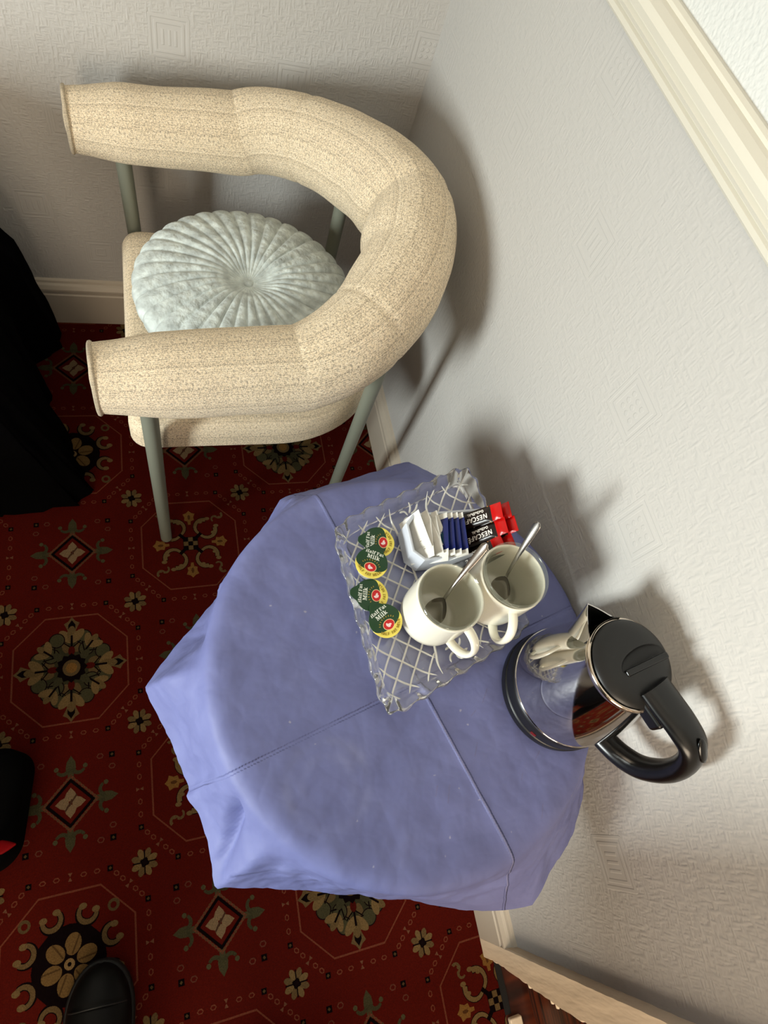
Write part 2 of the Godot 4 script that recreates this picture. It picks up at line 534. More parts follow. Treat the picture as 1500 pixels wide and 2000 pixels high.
# paper cloth: plan-space texture 1 m a side centred on the table
func cloth_images() -> Array:
	var n := 1024
	var a := noise_bytes(n, n, 0.012, 41, 4)
	var rid := FastNoiseLite.new()
	rid.seed = 43; rid.frequency = 0.008; rid.fractal_type = FastNoiseLite.FRACTAL_RIDGED; rid.fractal_octaves = 3
	rid.noise_type = FastNoiseLite.TYPE_CELLULAR; rid.cellular_return_type = FastNoiseLite.RETURN_DISTANCE2_SUB
	var ri := rid.get_image(n, n); ri.convert(Image.FORMAT_L8)
	var rd := ri.get_data()
	var al := PackedByteArray(); al.resize(n * n * 3)
	var hh := PackedByteArray(); hh.resize(n * n)
	var r := RandomNumberGenerator.new(); r.seed = 3
	var st := Vector2(0.14, 0.0)   # ring stain centre, metres from the table centre
	for y in n:
		for x in n:
			var k := y * n + x
			var p := Vector2(x / float(n) - 0.5, y / float(n) - 0.5)
			var d := (p - Vector2(-0.139, 0.127)).length()
			var ring := exp(-pow((d - 0.047) / 0.006, 2.0)) * 0.8 + exp(-pow((d - 0.030) / 0.006, 2.0)) * 0.5
			d = (p - Vector2(0.075, 0.02)).length()
			ring += exp(-pow((d - 0.045) / 0.005, 2.0)) * 0.2
			var t := (a[k] - 128) / 128.0
			var w := clampf(ring * (0.55 + 0.8 * t), 0, 1) * 0.22 + maxf(0.0, t - 0.3) * 0.08
			al[k * 3] = int((0.425 * (1 + 0.05 * t) * (1 - w) + 0.64 * w) * 255)
			al[k * 3 + 1] = int((0.445 * (1 + 0.05 * t) * (1 - w) + 0.65 * w) * 255)
			al[k * 3 + 2] = int((0.635 * (1 + 0.04 * t) * (1 - w) + 0.74 * w) * 255)
			hh[k] = clampi(int(100 + t * 55 + (rd[k] - 128) * 0.6), 0, 255)
	var im := Image.create_from_data(n, n, false, Image.FORMAT_RGB8, al)
	var hi := Image.create_from_data(n, n, false, Image.FORMAT_L8, hh)
	var c := Vector2(0.5, 0.5) * n
	var f := Vector2(-0.005, 0.033) * n    # where the two folds cross
	var d1 := Vector2(0.309, 0.951); var d2 := Vector2(-0.967, 0.255)
	stroke(hi, PackedVector2Array([c + f - d1 * n * 0.5, c + f + d1 * n * 0.5]), 4, Color(1, 1, 1))
	stroke(hi, PackedVector2Array([c + f - d2 * n * 0.5, c + f + d2 * n * 0.5]), 4, Color(0, 0, 0))
	stroke(im, PackedVector2Array([c + f + d1 * n * 0.04, c + f + d1 * n * 0.33]), 1.4, Color(0.5, 0.5, 0.64))
	for i in 26:
		var q := c + Vector2(r.randf_range(-0.22, 0.2), r.randf_range(-0.1, 0.24)) * n
		poly_fill(im, ell(q, r.randf_range(0.8, 2.0), r.randf_range(0.8, 1.6), 0, 7), Color(0.6, 0.6, 0.7))
	# scuffs, pale short scratches
	for i in 12:
		var q := c + Vector2(r.randf_range(-0.02, 0.2), r.randf_range(0.06, 0.22)) * n
		var e := Vector2.from_angle(r.randf_range(-1.4, -0.4)) * r.randf_range(8, 34)
		stroke(im, PackedVector2Array([q, q + e]), 1.2, Color(0.42, 0.42, 0.58))
	return [im, hi]

# ---------------------------------------------------------------- setting
func camera_and_light() -> void:
	var cam := Camera3D.new()
	cam.name = "camera"
	add_child(cam)
	cam.transform = Transform3D(Basis(Vector3(0.94426398, 0.26355711, 0.19723889), Vector3(0.06726547, 0.43204484, -0.8993401), Vector3(-0.32224352, 0.86248183, 0.39023609)).orthonormalized(), Vector3(0, 1.4, 0))
	cam.fov = 81.145
	cam.near = 0.02
	cam.current = true
	var we := WorldEnvironment.new()
	we.name = "world_environment"
	var env := Environment.new()
	var sky := Sky.new()
	var sm := ProceduralSkyMaterial.new()
	sm.sky_top_color = Color(0.80, 0.83, 0.86); sm.sky_horizon_color = Color(0.93, 0.92, 0.90)
	sm.ground_bottom_color = Color(0.40, 0.40, 0.38); sm.ground_horizon_color = Color(0.80, 0.81, 0.82)
	sm.sun_angle_max = 0.0
	sky.sky_material = sm
	env.background_mode = Environment.BG_SKY
	env.sky = sky
	env.background_energy_multiplier = 1.2
	env.tonemap_mode = Environment.TONE_MAPPER_LINEAR
	env.tonemap_exposure = 1.0
	env.sdfgi_enabled = true; env.ssao_enabled = true; env.ssil_enabled = true
	we.environment = env
	add_child(we)
	# daylight that enters through the two windows of the room
	window_light("key_window_light", Vector3(XL + 0.03, 0.98, 0.50), Vector3.RIGHT, Vector2(0.38, 0.8), KEY, Color(0.972, 1.0, 0.985))
	window_light("fill_window_light", Vector3(-0.6, 1.45, ZF - 0.03), Vector3.FORWARD, Vector2(1.5, 1.2), FILL, Color(1.0, 0.91, 0.79))

const KEY := 7.9
const FILL := 7.0

func window_light(called: String, p: Vector3, dir: Vector3, size: Vector2, e: float, c: Color) -> void:
	var l := AreaLight3D.new()
	l.name = called
	l.area_size = size
	l.light_energy = e
	l.light_color = c
	l.shadow_enabled = true
	l.area_range = 12.0
	l.area_attenuation = 2.0
	add_child(l)
	l.look_at_from_position(p, p + dir, Vector3.UP)

func box(b: MB, lo: Vector3, hi: Vector3) -> void:
	var c := MB.new()
	var p := func(x, y, z): return Vector3(hi.x if x else lo.x, hi.y if y else lo.y, hi.z if z else lo.z)
	for f in [[0, 0, 0, 0, 1, 0, 0, 1, 1, 0, 0, 1], [1, 0, 0, 1, 0, 1, 1, 1, 1, 1, 1, 0], [0, 0, 0, 0, 0, 1, 1, 0, 1, 1, 0, 0], [0, 1, 0, 1, 1, 0, 1, 1, 1, 0, 1, 1], [0, 0, 0, 1, 0, 0, 1, 1, 0, 0, 1, 0], [0, 0, 1, 0, 1, 1, 1, 1, 1, 1, 0, 1]]:
		var i := []
		for k in 4: i.append(c.vert(p.call(f[k * 3], f[k * 3 + 1], f[k * 3 + 2])))
		c.tri(i[0], i[1], i[2]); c.tri(i[0], i[2], i[3])
	c.outward()
	b.add(c)

func boxes(list: Array) -> ArrayMesh:
	var b := MB.new()
	for l in list: box(b, l[0], l[1])
	return b.mesh(true)

func build_room() -> void:
	var t := 0.12
	var carpet := mat(Color.WHITE, 0.95)
	carpet.albedo_texture = tex(carpet_image())
	triplanar(carpet, Vector3(1.0 / (4 * LX), 1.0, 1.0 / (4 * LZ)), true, Vector3(-LO.x / (4 * LX), 0, -LO.y / (4 * LZ)))
	var fn := noise_img(512, 512, 0.3, 12, 2)
	bump(carpet, fn, 0.06)
	carpet.metallic_specular = 0.1
	struct("floor", boxes([[Vector3(XL - t, -0.1, ZW - t), Vector3(XW, 0, ZF + t)]]), carpet, "red patterned carpet with cream and olive medallions and flowers", "floor")
	var wr := mat(Color(0.715, 0.705, 0.69), 0.75)
	bump(wr, wallpaper_image([[0.88, 0.11, 2], [0.58, 0.06, 0], [0.35, 0.11, 1], [0.46, 0.31, 2], [0.21, 0.18, 1], [0.82, 0.46, 0], [0.72, 0.92, 1], [0.08, 0.62, 1], [0.05, 0.95, 0], [0.66, 0.62, 2]], 3), 0.13)
	triplanar(wr, Vector3.ONE)
	var wb: StandardMaterial3D = wr.duplicate()
	bump(wb, wallpaper_image([[0.04, 0.27, 0], [0.84, 0.45, 1], [0.99, 0.55, 1], [0.27, 0.31, 0], [0.86, 0.77, 2], [0.74, 0.65, 0], [0.53, 0.21, 1], [0.3, 0.85, 2], [0.6, 0.6, 0]], 8), 0.2)
	var upper := mat(Color(0.81, 0.815, 0.805), 0.8)
	bump(upper, noise_img(512, 512, 0.12, 15, 3), 0.12); triplanar(upper, Vector3.ONE * 2.0)
	var plain := mat(Color(0.78, 0.76, 0.73), 0.8)
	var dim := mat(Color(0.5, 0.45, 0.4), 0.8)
	# right wall: papered below the rail, stippled above it; a doorway beyond the post
	struct("wall_right", boxes([[Vector3(XW, -0.1, ZW - t), Vector3(XW + t, 1.13, 0.372)], [Vector3(XW, -0.1, 1.22), Vector3(XW + t, 1.13, ZF + t)]]), wr, "pale grey embossed wallpaper wall beside the table", "wall")
	struct("wall_right_upper", boxes([[Vector3(XW, 1.13, ZW - t), Vector3(XW + t, CEIL, 0.372)], [Vector3(XW, 1.13, 1.22), Vector3(XW + t, CEIL, ZF + t)], [Vector3(XW, 2.03, 0.372), Vector3(XW + t, CEIL, 1.22)]]), upper, "plain white wall above the moulded rail", "wall")
	struct("wall_back", boxes([[Vector3(XL - t, -0.1, ZW - t), Vector3(XW + t, 1.13, ZW)]]), wb, "pale grey embossed wallpaper wall behind the chair", "wall")
	struct("wall_back_upper", boxes([[Vector3(XL - t, 1.13, ZW - t), Vector3(XW + t, CEIL, ZW)]]), upper, "plain white wall above the rail behind the chair", "wall")
	struct("ceiling", boxes([[Vector3(XL - t, CEIL, ZW - t), Vector3(XW + t, CEIL + 0.1, ZF + t)]]), plain, "white ceiling", "ceiling")
	# left wall with the key window
	var wy0 := 0.56; var wy1 := 1.40; var wz0 := 0.29; var wz1 := 0.71
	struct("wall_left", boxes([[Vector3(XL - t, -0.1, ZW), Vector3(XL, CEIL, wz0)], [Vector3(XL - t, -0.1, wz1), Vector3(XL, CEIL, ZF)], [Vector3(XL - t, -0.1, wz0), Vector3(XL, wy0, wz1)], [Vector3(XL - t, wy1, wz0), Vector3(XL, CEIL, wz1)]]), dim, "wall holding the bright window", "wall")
	window("window_1", Vector3(XL - t * 0.5, (wy0 + wy1) / 2, (wz0 + wz1) / 2), Vector2(wz1 - wz0, wy1 - wy0), PI / 2)
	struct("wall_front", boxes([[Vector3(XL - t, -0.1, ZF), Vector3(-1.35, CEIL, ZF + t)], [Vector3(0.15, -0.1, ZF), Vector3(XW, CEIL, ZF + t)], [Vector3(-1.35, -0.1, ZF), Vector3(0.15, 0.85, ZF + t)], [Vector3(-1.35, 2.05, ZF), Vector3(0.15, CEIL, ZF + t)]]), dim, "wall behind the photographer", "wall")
	window("window_2", Vector3(-0.6, 1.45, ZF + t * 0.5), Vector2(1.5, 1.2), 0.0)
	# skirting
	var paint := mat(Color(0.74, 0.70, 0.64), 0.45)
	var sk := PackedVector2Array([Vector2(0, 0), Vector2(0.018, 0), Vector2(0.018, 0.098), Vector2(0.0155, 0.101), Vector2(0.0155, 0.107), Vector2(0.018, 0.111), Vector2(0.018, 0.117), Vector2(0.013, 0.126), Vector2(0.008, 0.130), Vector2(0.006, 0.136), Vector2(0, 0.139)])
	struct("baseboard_back", sweep(sk, Vector3(XL, 0, ZW), Vector3(XW, 0, ZW), Vector3(0, 0, 1)).mesh(true), paint, "cream painted skirting board with a beaded top behind the chair", "skirting board")
	struct("baseboard_right", sweep(sk, Vector3(XW, 0, ZW), Vector3(XW, 0, 0.35), Vector3(-1, 0, 0)).mesh(true), paint, "cream painted skirting board with a beaded top along the right wall", "skirting board")
	# dado rail
	var cream := mat(Color(0.83, 0.81, 0.755), 0.4)
	var dr := PackedVector2Array([Vector2(0, 1.108), Vector2(0.006, 1.108), Vector2(0.010, 1.112), Vector2(0.011, 1.118), Vector2(0.008, 1.1205), Vector2(0.008, 1.122), Vector2(0.014, 1.124), Vector2(0.017, 1.129), Vector2(0.014, 1.133), Vector2(0.0135, 1.135), Vector2(0.022, 1.138), Vector2(0.025, 1.146), Vector2(0.023, 1.154), Vector2(0.015, 1.159), Vector2(0.010, 1.161), Vector2(0.010, 1.165), Vector2(0.006, 1.168), Vector2(0, 1.168)])
	struct("trim_1", sweep(dr, Vector3(XW, 0, ZW), Vector3(XW, 0, 0.35), Vector3(-1, 0, 0)).mesh(true), cream, "cream moulded dado rail along the right wall", "dado rail")
	struct("trim_2", sweep(dr, Vector3(XL, 0, ZW), Vector3(XW, 0, ZW), Vector3(0, 0, 1)).mesh(true), cream, "cream moulded dado rail along the back wall", "dado rail")
	# door post: rough hand-cut edge towards the opening
	var post := mat(Color(0.90, 0.83, 0.73), 0.55)
	var pn := noise_img(256, 256, 0.02, 19, 4); pn.resize(256, 1024)
	bump(post, pn, 0.12); triplanar(post, Vector3(6, 1.5, 6))
	var pb := MB.new()
	rng.seed = 21
	var rows := []
	for i in 161:
		var y := 2.06 * i / 160.0
		var e := 0.384 + 0.022 * smoothstep(0.0, 0.36, y) + rng.randf_range(-0.0018, 0.0018) + (rng.randf_range(-0.004, 0.0) if rng.randf() < 0.12 else 0.0)
		var f := 0.348 + rng.randf_range(-0.0005, 0.0005)
		rows.append(PackedVector3Array([Vector3(XW + 0.01, y, f), Vector3(XW - 0.016, y, f), Vector3(XW - 0.018, y, f + 0.002), Vector3(XW - 0.018, y, e - 0.003), Vector3(XW - 0.014, y, e), Vector3(XW + 0.05, y, e + 0.002), Vector3(XW + 0.05, y, f)]))
	pb.grid(rows, true)
	struct("trim_3", pb.outward().mesh(true), post, "roughly painted pale wooden door post at the wall's end", "door post")
	# flakes of paint along its ragged edge
	var fl := mat(Color(0.88, 0.82, 0.72), 0.6)
	for q in [[0.185, 0.394], [0.26, 0.4], [0.275, 0.403]]:
		var o := part("paint_flake", rbox(Vector3(0.006, 0.004, 0.012), 0.0018, 1).mesh(), fl, get_node("trim_3"), Transform3D(Basis.from_euler(Vector3(0.5, 0.3, 0.9)), Vector3(XW - 0.014, q[0], q[1])))
	# doorway: brown timber threshold, door leaf set back
	var wood := mat(Color(0.36, 0.15, 0.06), 0.38)
	var wn := noise_img(128, 512, 0.03, 23, 3); wn.resize(1024, 512)
	var gr := Gradient.new()
	wood.albedo_texture = tex(wood_image(wn))
	triplanar(wood, Vector3(1.2, 5.0, 1.2))
	struct("door_1", boxes([[Vector3(XW + 0.055, 0.012, 0.372), Vector3(XW + 0.095, 2.03, 1.22)]]), wood, "dark reddish brown wooden door beyond the pale post", "door")
	var pm := rbox(Vector3(0.012, 0.62, 0.5), 0.004, 2).mesh()
	part("door_panel", pm, wood, get_node("door_1"), at(Vector3(XW + 0.053, 0.62, 0.80)))
	part("door_panel", pm, wood, get_node("door_1"), at(Vector3(XW + 0.053, 1.45, 0.80)))
	part("door_knob", lathe([Vector2(0.0, 0.05), Vector2(0.018, 0.047), Vector2(0.026, 0.035), Vector2(0.02, 0.02), Vector2(0.01, 0.014), Vector2(0.01, 0.0), Vector2(0.022, 0.0)], 24).mesh(), mat(Color(0.7, 0.55, 0.3), 0.3, 1.0), get_node("door_1"), Transform3D(Basis(Vector3.FORWARD, -PI / 2).rotated(Vector3.UP, PI), Vector3(XW + 0.055, 1.02, 1.13)))
	var gap := mat(Color(0.03, 0.022, 0.02), 0.9)
	struct("trim_4", boxes([[Vector3(XW, -0.1, 0.33), Vector3(XW + 0.10, -0.002, 1.22)]]), wood, "brown wooden threshold at the carpet's edge", "threshold")
	struct("trim_5", sweep(PackedVector2Array([Vector2(0, 0), Vector2(0.012, 0), Vector2(0.012, 0.003), Vector2(0, 0.004)]), Vector3(XW + 0.012, 0, 0.392), Vector3(XW + 0.012, 0, 0.485), Vector3(-1, 0, 0)).mesh(true), gap, "dark gripper strip at the carpet's edge", "carpet strip")
	struct("trim_6", rbox(Vector3(0.026, 0.014, 0.06), 0.003, 2).mesh(), post, "short pale wooden block in the doorway corner", "wooden block", at(Vector3(XW + 0.016, 0.006, 0.52)))

func wood_image(wn: Image) -> Image:
	var d := wn.get_data()
	var w := wn.get_width(); var h := wn.get_height()
	var o := PackedByteArray(); o.resize(w * h * 3)
	for i in w * h:
		var t := 0.75 + (d[i] - 128) / 128.0 * 0.6
		o[i * 3] = int(clampf(t, 0, 1) * 255); o[i * 3 + 1] = int(clampf(t * 0.97, 0, 1) * 255); o[i * 3 + 2] = int(clampf(t * 0.92, 0, 1) * 255)
	return Image.create_from_data(w, h, false, Image.FORMAT_RGB8, o)

func window(called: String, c: Vector3, size: Vector2, turn: float) -> void:
	var white := mat(Color(0.85, 0.85, 0.84), 0.4)
	var b := MB.new()
	var f := 0.03
	for s in [-1.0, 1.0]:
		box(b, Vector3(s * (size.x / 2 - f / 2) - f / 2, -size.y / 2, -0.03), Vector3(s * (size.x / 2 - f / 2) + f / 2, size.y / 2, 0.03))
		box(b, Vector3(-size.x / 2, s * (size.y / 2 - f / 2) - f / 2, -0.03), Vector3(size.x / 2, s * (size.y / 2 - f / 2) + f / 2, 0.03))
	var o := struct(called, b.mesh(true), white, "white framed window", "window", Transform3D(Basis(Vector3.UP, turn), c))
	var glass := mat(Color(1, 1, 1, 0.06), 0.0)
	glass.transparency = BaseMaterial3D.TRANSPARENCY_ALPHA
	var g := MB.new()
	box(g, Vector3(-size.x / 2 + f, -size.y / 2 + f, -0.004), Vector3(size.x / 2 - f, size.y / 2 - f, 0.0))
	part("pane", g.mesh(true), glass, o)

# ---------------------------------------------------------------- chair and cushion
const YF := 0.646
const YB := 0.710
const ZN := -0.596
const ZFAR := -1.157
const XS := 0.180
const XA := 0.243
const XE := -0.118
const RF := 0.0505     # bolster radius at the arm ends
const RB := 0.0850     # bolster radius at the back
const YAW := 0.069

func u_path(n := 240) -> PackedVector3Array:
	var zc := (ZN + ZFAR) / 2; var rz := (ZN - ZFAR) / 2
	var raw := PackedVector3Array()
	for i in 60: raw.append(Vector3(lerpf(XE, XS, i / 60.0), YF, ZFAR))
	for i in 121:
		var t := -PI / 2 + PI * i / 120.0
		raw.append(Vector3(XS + XA * pow(maxf(0.0, cos(t)), 1.2), lerpf(YF, YB, maxf(0.0, cos(t))), zc + rz * signf(sin(t)) * pow(absf(sin(t)), 1.2)))
	for i in 60: raw.append(Vector3(lerpf(XS, XE, (i + 1) / 60.0), YF, ZN))
	var piv := Vector3(0.14, 0, -0.865)
	for i in raw.size(): raw[i] = piv + (raw[i] - piv).rotated(Vector3.UP, YAW)
	# even spacing
	var len := PackedFloat32Array([0.0])
	for i in range(1, raw.size()): len.append(len[i - 1] + raw[i].distance_to(raw[i - 1]))
	var out := PackedVector3Array()
	var k := 0
	for i in n:
		var s := len[len.size() - 1] * i / (n - 1)
		while k < raw.size() - 2 and len[k + 1] < s: k += 1
		out.append(raw[k].lerp(raw[k + 1], clampf((s - len[k]) / (len[k + 1] - len[k]), 0, 1)))
	return out

func build_chair() -> void:
	var o := thing("tub_chair", "beige woven tub chair with a rolled curved backrest and grey green metal legs", "chair", Vector3.ZERO)
	var w := weave_images()
	var fab := mat(Color(0.985, 0.93, 0.845), 0.92)
	fab.albedo_texture = tex(w[0])
	bump(fab, w[1], 0.09)
	fab.rim_enabled = true; fab.rim = 0.2; fab.rim_tint = 0.6
	var fs: StandardMaterial3D = fab.duplicate()
	fab.uv1_scale = Vector3(1, 1, 1)
	var pts := u_path()
	# bolster: straight grain, seams where the cover is pieced, slight unevenness of the padding
	var nz := FastNoiseLite.new(); nz.seed = 5; nz.frequency = 3.2; nz.fractal_octaves = 2
	var b := MB.new()
	var rows := []
	var n := 40
	var k := pts.size()
	var seams := [0.305, 0.5, 0.695]
	var length := 0.0
	var uvs := []
	var rad := PackedFloat32Array()
	for i in k:
		if i > 0: length += pts[i].distance_to(pts[i - 1])
		var tan := (pts[mini(i + 1, k - 1)] - pts[maxi(i - 1, 0)]).normalized()
		var side := tan.cross(Vector3.UP).normalized()
		var nor := side.cross(tan).normalized()
		var s := float(i) / (k - 1)
		var row := PackedVector3Array()
		var dip := 0.0
		for q in seams: dip += 0.0026 * exp(-pow((s - q) / 0.0035, 2.0))
		var crush := 0.0
		var endr := 1.0 - 0.025 * exp(-pow(minf(s, 1 - s) / 0.006, 2.0))
		var sq := 1.0 - absf(2.0 * s - 1.0)
		var TR := RF + 0.011 * smoothstep(0.0, 0.14, sq) + 0.009 * smoothstep(0.12, 0.6, sq) + (RB - RF - 0.020) * smoothstep(0.45, 1.0, sq)
		rad.append(TR)
		for j in n + 1:
			var t := TAU * j / n
			var p0 := pts[i] + side * cos(t) * TR + nor * sin(t) * TR
			# the inside of the bend is crushed into soft folds
			var inner := maxf(0.0, cos(t)) * smoothstep(0.28, 0.45, s) * smoothstep(0.74, 0.6, s)
			var fold := inner * 0.006 * (exp(-pow((s - 0.5) / 0.02, 2.0)) * -1.6 + exp(-pow((s - 0.585) / 0.02, 2.0)) * -1.1 + 0.35 * sin(s * 70.0))
			var r := TR * endr + nz.get_noise_3dv(p0 * 1.6) * 0.0032 - dip + fold
			row.append(pts[i] + side * cos(t) * r + nor * sin(t) * r * 1.03)
		rows.append(row)
		uvs.append(length)
	var base := b.grid(rows, false)
	for i in k:
		for j in n + 1: b.uv[base + i * (n + 1) + j] = Vector2(uvs[i] / 0.075, float(j) / n * 6.0)
	var bol := part("backrest", b.outward().mesh(), fab, o)
	fab.cull_mode = BaseMaterial3D.CULL_DISABLED
	# domed ends with piping
	for e in [0, k - 1]:
		var tan := (pts[1] - pts[0]).normalized() if e == 0 else (pts[k - 1] - pts[k - 2]).normalized()
		var outw := -tan if e == 0 else tan
		var c := MB.new()
		var TR := rad[e]
		var sidew := outw.cross(Vector3.UP).normalized()
		var rr := []
		for i in 7:
			var f := i / 6.0
			var row := PackedVector3Array()
			for j in 40:
				var t := TAU * j / 40
				row.append(pts[e] + outw * (0.009 * cos(f * PI / 2)) + (Vector3.UP * sin(t) * 1.03 + sidew * cos(t)) * TR * 0.96 * (f + 0.001))
			rr.append(row)
		c.grid(rr, true, true)
		for i in c.v.size(): c.uv[i] = Vector2(c.v[i].z, c.v[i].y) / 0.12
		part("end_cap", c.mesh(), fab, bol)
		var ring := PackedVector3Array()
		for j in 49:
			var t := TAU * j / 48
			ring.append(pts[e] + outw * 0.0015 + (Vector3.UP * sin(t) * 1.03 + sidew * cos(t)) * TR * 0.965)
		var pip := tube(ring, func(s): return 0.0036, func(s): return 0.0036, 8, Vector3.RIGHT, false, 1.0, 8.0)
		part("piping", pip.mesh(), fab, bol)
	# seat: D-shaped pad
	var zc := -0.867; var hw := 0.245
	var outline := PackedVector2Array()
	var cr := 0.035
	for i in 7:
		var t := PI + PI / 2 * i / 6.0
		outline.append(Vector2(-0.077 + cr + cr * cos(t), zc - hw + cr + cr * sin(t)))
	for i in 33:
		var t := -PI / 2 + PI * i / 32.0
		outline.append(Vector2(0.19 + 0.247 * cos(t), zc + hw * sin(t)))
	for i in 7:
		var t := PI / 2 + PI / 2 * i / 6.0
		outline.append(Vector2(-0.077 + cr + cr * cos(t), zc + hw - cr + cr * sin(t)))
	var cen := Vector2(0.16, zc)
	var sb := MB.new()
	var sr := []
	# inset, height
	for q in [[1.0, 0.375], [0.05, 0.372], [0.022, 0.372], [0.008, 0.376], [0.0, 0.387], [0.0, 0.42], [0.002, 0.437], [0.008, 0.449], [0.02, 0.456], [0.05, 0.460], [0.12, 0.463], [0.6, 0.466], [1.0, 0.467]]:
		var row := PackedVector3Array()
		for p in outline:
			var d: Vector2 = p - cen
			var x: Vector2 = p - d * q[0] if q[0] >= 0.6 else p - d.normalized() * q[0]
			row.append(Vector3(x.x, q[1], x.y))
		sr.append(row)
	sb.grid(sr, true)
	fs.uv1_triplanar = true
	fs.uv1_scale = Vector3.ONE / 0.075
	part("seat", sb.outward().mesh(), fs, o)
	# tubular legs
	var lm := mat(Color(0.46, 0.47, 0.42), 0.45)
	for q in [[Vector3(-0.0346, 0, -0.606), Vector3(-0.037, YF - 0.03, -0.594)], [Vector3(-0.037, 0, -1.128), Vector3(-0.057, YF - 0.03, -1.128)], [Vector3(0.362, 0, -0.655), Vector3(0.358, YB - 0.07, -0.655)], [Vector3(0.362, 0, -1.076), Vector3(0.36, YB - 0.06, -1.076)]]:
		var leg := part("leg", rod(q[0] + Vector3(0, 0.004, 0), q[1], 0.0125, 0.0145, 20).mesh(), lm, o)
		part("foot_glide", lathe([Vector2(0, 0), Vector2(0.011, 0), Vector2(0.0125, 0.002), Vector2(0.0125, 0.006), Vector2(0, 0.006)], 16).mesh(), mat(Color(0.1, 0.1, 0.1), 0.6), leg, at(q[0]))

func build_cushion() -> void:
	var o := thing("round_cushion", "round pale sage velvet cushion with radial pleats on the chair seat", "cushion", Vector3(0.152, 0.469, -0.885), 0.0)
	var vel := mat(Color(0.87, 0.91, 0.90), 0.8)
	vel.rim_enabled = true; vel.rim = 0.8
	var n1 := noise_img(256, 256, 0.03, 51, 4)
	var w := noise_bytes(256, 256, 0.02, 55, 4)
	var al := PackedByteArray(); al.resize(256 * 256 * 3)
	for i in 256 * 256:
		var t := 0.86 + (w[i] - 128) / 128.0 * 0.16
		for c in 3: al[i * 3 + c] = int(clampf(t, 0, 1) * 255)
	vel.albedo_texture = tex(Image.create_from_data(256, 256, false, Image.FORMAT_RGB8, al))
	bump(vel, n1, 0.25)
	triplanar(vel, Vector3.ONE * 6.0, false)
	var b := MB.new()
	var np := 34
	var nc := np * 10
	var rows := []
	var R := 0.207
	rng.seed = 17
	var ph := PackedFloat32Array()
	for i in np: ph.append(rng.randf_range(0.8, 1.2))
	for i in 61:
		var f := i / 60.0         # 0 centre top .. 1 centre bottom through the rim
		var a := f * PI           # angle over the profile
		var prof := pow(absf(sin(a)), 0.62)
		var rr := R * prof
		var hh := 0.048 * signf(cos(a)) * pow(absf(cos(a)), 0.75)
		if f < 0.5:
			hh -= 0.026 * exp(-pow(rr / 0.04, 2.0))   # pulled-in centre
		var row := PackedVector3Array()
		for j in nc:
			var t := TAU * j / nc
			var sp := t * np / TAU
			var fr := sp - floorf(sp)
			var puff := pow(absf(sin(fr * PI)), 0.45) - 0.7
			var amp := 0.0058 * smoothstep(0.0, 0.10, rr) * ph[int(sp) % np]
			if f > 0.5: amp *= 0.6
			var tw := 0.10 * (1.0 - rr / R)
			var d := Vector3(cos(t + tw) * rr, hh, sin(t + tw) * rr)
			var nrm := Vector3(cos(t + tw) * sin(a), cos(a) * 1.2, sin(t + tw) * sin(a)).normalized()
			var p := d + nrm * puff * amp
			p.y = p.y * (1.0 + 0.10 * p.x / R) + 0.045
			if p.y < 0.001: p.y = 0.001
			row.append(p)
		rows.append(row)
	b.grid(rows, true)
	part("cover", b.outward().mesh(), vel, o)
	part("tuft_button", lathe([Vector2(0.0, 0.006), Vector2(0.006, 0.0052), Vector2(0.010, 0.002), Vector2(0.0095, -0.002)], 20).outward().mesh(), vel, o, at(Vector3(0, 0.068, 0)))

# ---------------------------------------------------------------- table and cloth
const HEM := [[-173.5, 0.3404, 0.5083], [-166.9, 0.3205, 0.5109], [-157.4, 0.2981, 0.5143], [-143.9, 0.2823, 0.5160], [-129.9, 0.2888, 0.5228], [-119.3, 0.3063, 0.5373],
	[-113.0, 0.3236, 0.5450], [-109.5, 0.3193, 0.5544], [-103.3, 0.3150, 0.5518], [-92.2, 0.3181, 0.5595], [-82.6, 0.3348, 0.5637], [-74.0, 0.3624, 0.5620], [-67.8, 0.3458, 0.5731],
	[-59.7, 0.3341, 0.5765], [-50.0, 0.315, 0.565], [-38.0, 0.29, 0.55], [-22.0, 0.274, 0.545], [0.0, 0.2675, 0.54], [18.0, 0.274, 0.545], [30.0, 0.292, 0.556], [39.9, 0.3210, 0.5663], [52.1, 0.3334, 0.5629], [60.8, 0.3381, 0.5544], [65.0, 0.3480, 0.5484], [67.8, 0.3577, 0.5313],
	[77.9, 0.3270, 0.5296], [87.9, 0.3030, 0.5262], [96.3, 0.2867, 0.5271], [110.0, 0.2808, 0.5262], [122.8, 0.2932, 0.5237], [131.8, 0.3117, 0.5185], [139.6, 0.3350, 0.5117],
	[140.8, 0.3449, 0.5023], [144.1, 0.3334, 0.5049], [149.8, 0.3183, 0.5100], [155.8, 0.3128, 0.5134], [160.1, 0.3186, 0.5117], [161.4, 0.3109, 0.5126], [166.5, 0.3123, 0.5134], [173.6, 0.3165, 0.5092], [179.9, 0.3269, 0.5083]]

func hem(deg: float) -> Vector2:
	var n := HEM.size()
	for i in n:
		var a = HEM[i]; var b = HEM[(i + 1) % n]
		var x0: float = a[0]; var x1: float = b[0]
		if i == n - 1: x1 += 360.0
		var d := deg
		if i == n - 1 and d < 0.0: d += 360.0
		if d >= x0 and d <= x1:
			var f := (d - x0) / maxf(x1 - x0, 1e-6)
			return Vector2(lerpf(a[1], b[1], f), lerpf(a[2], b[2], f))
	return Vector2(0.33, 0.51)

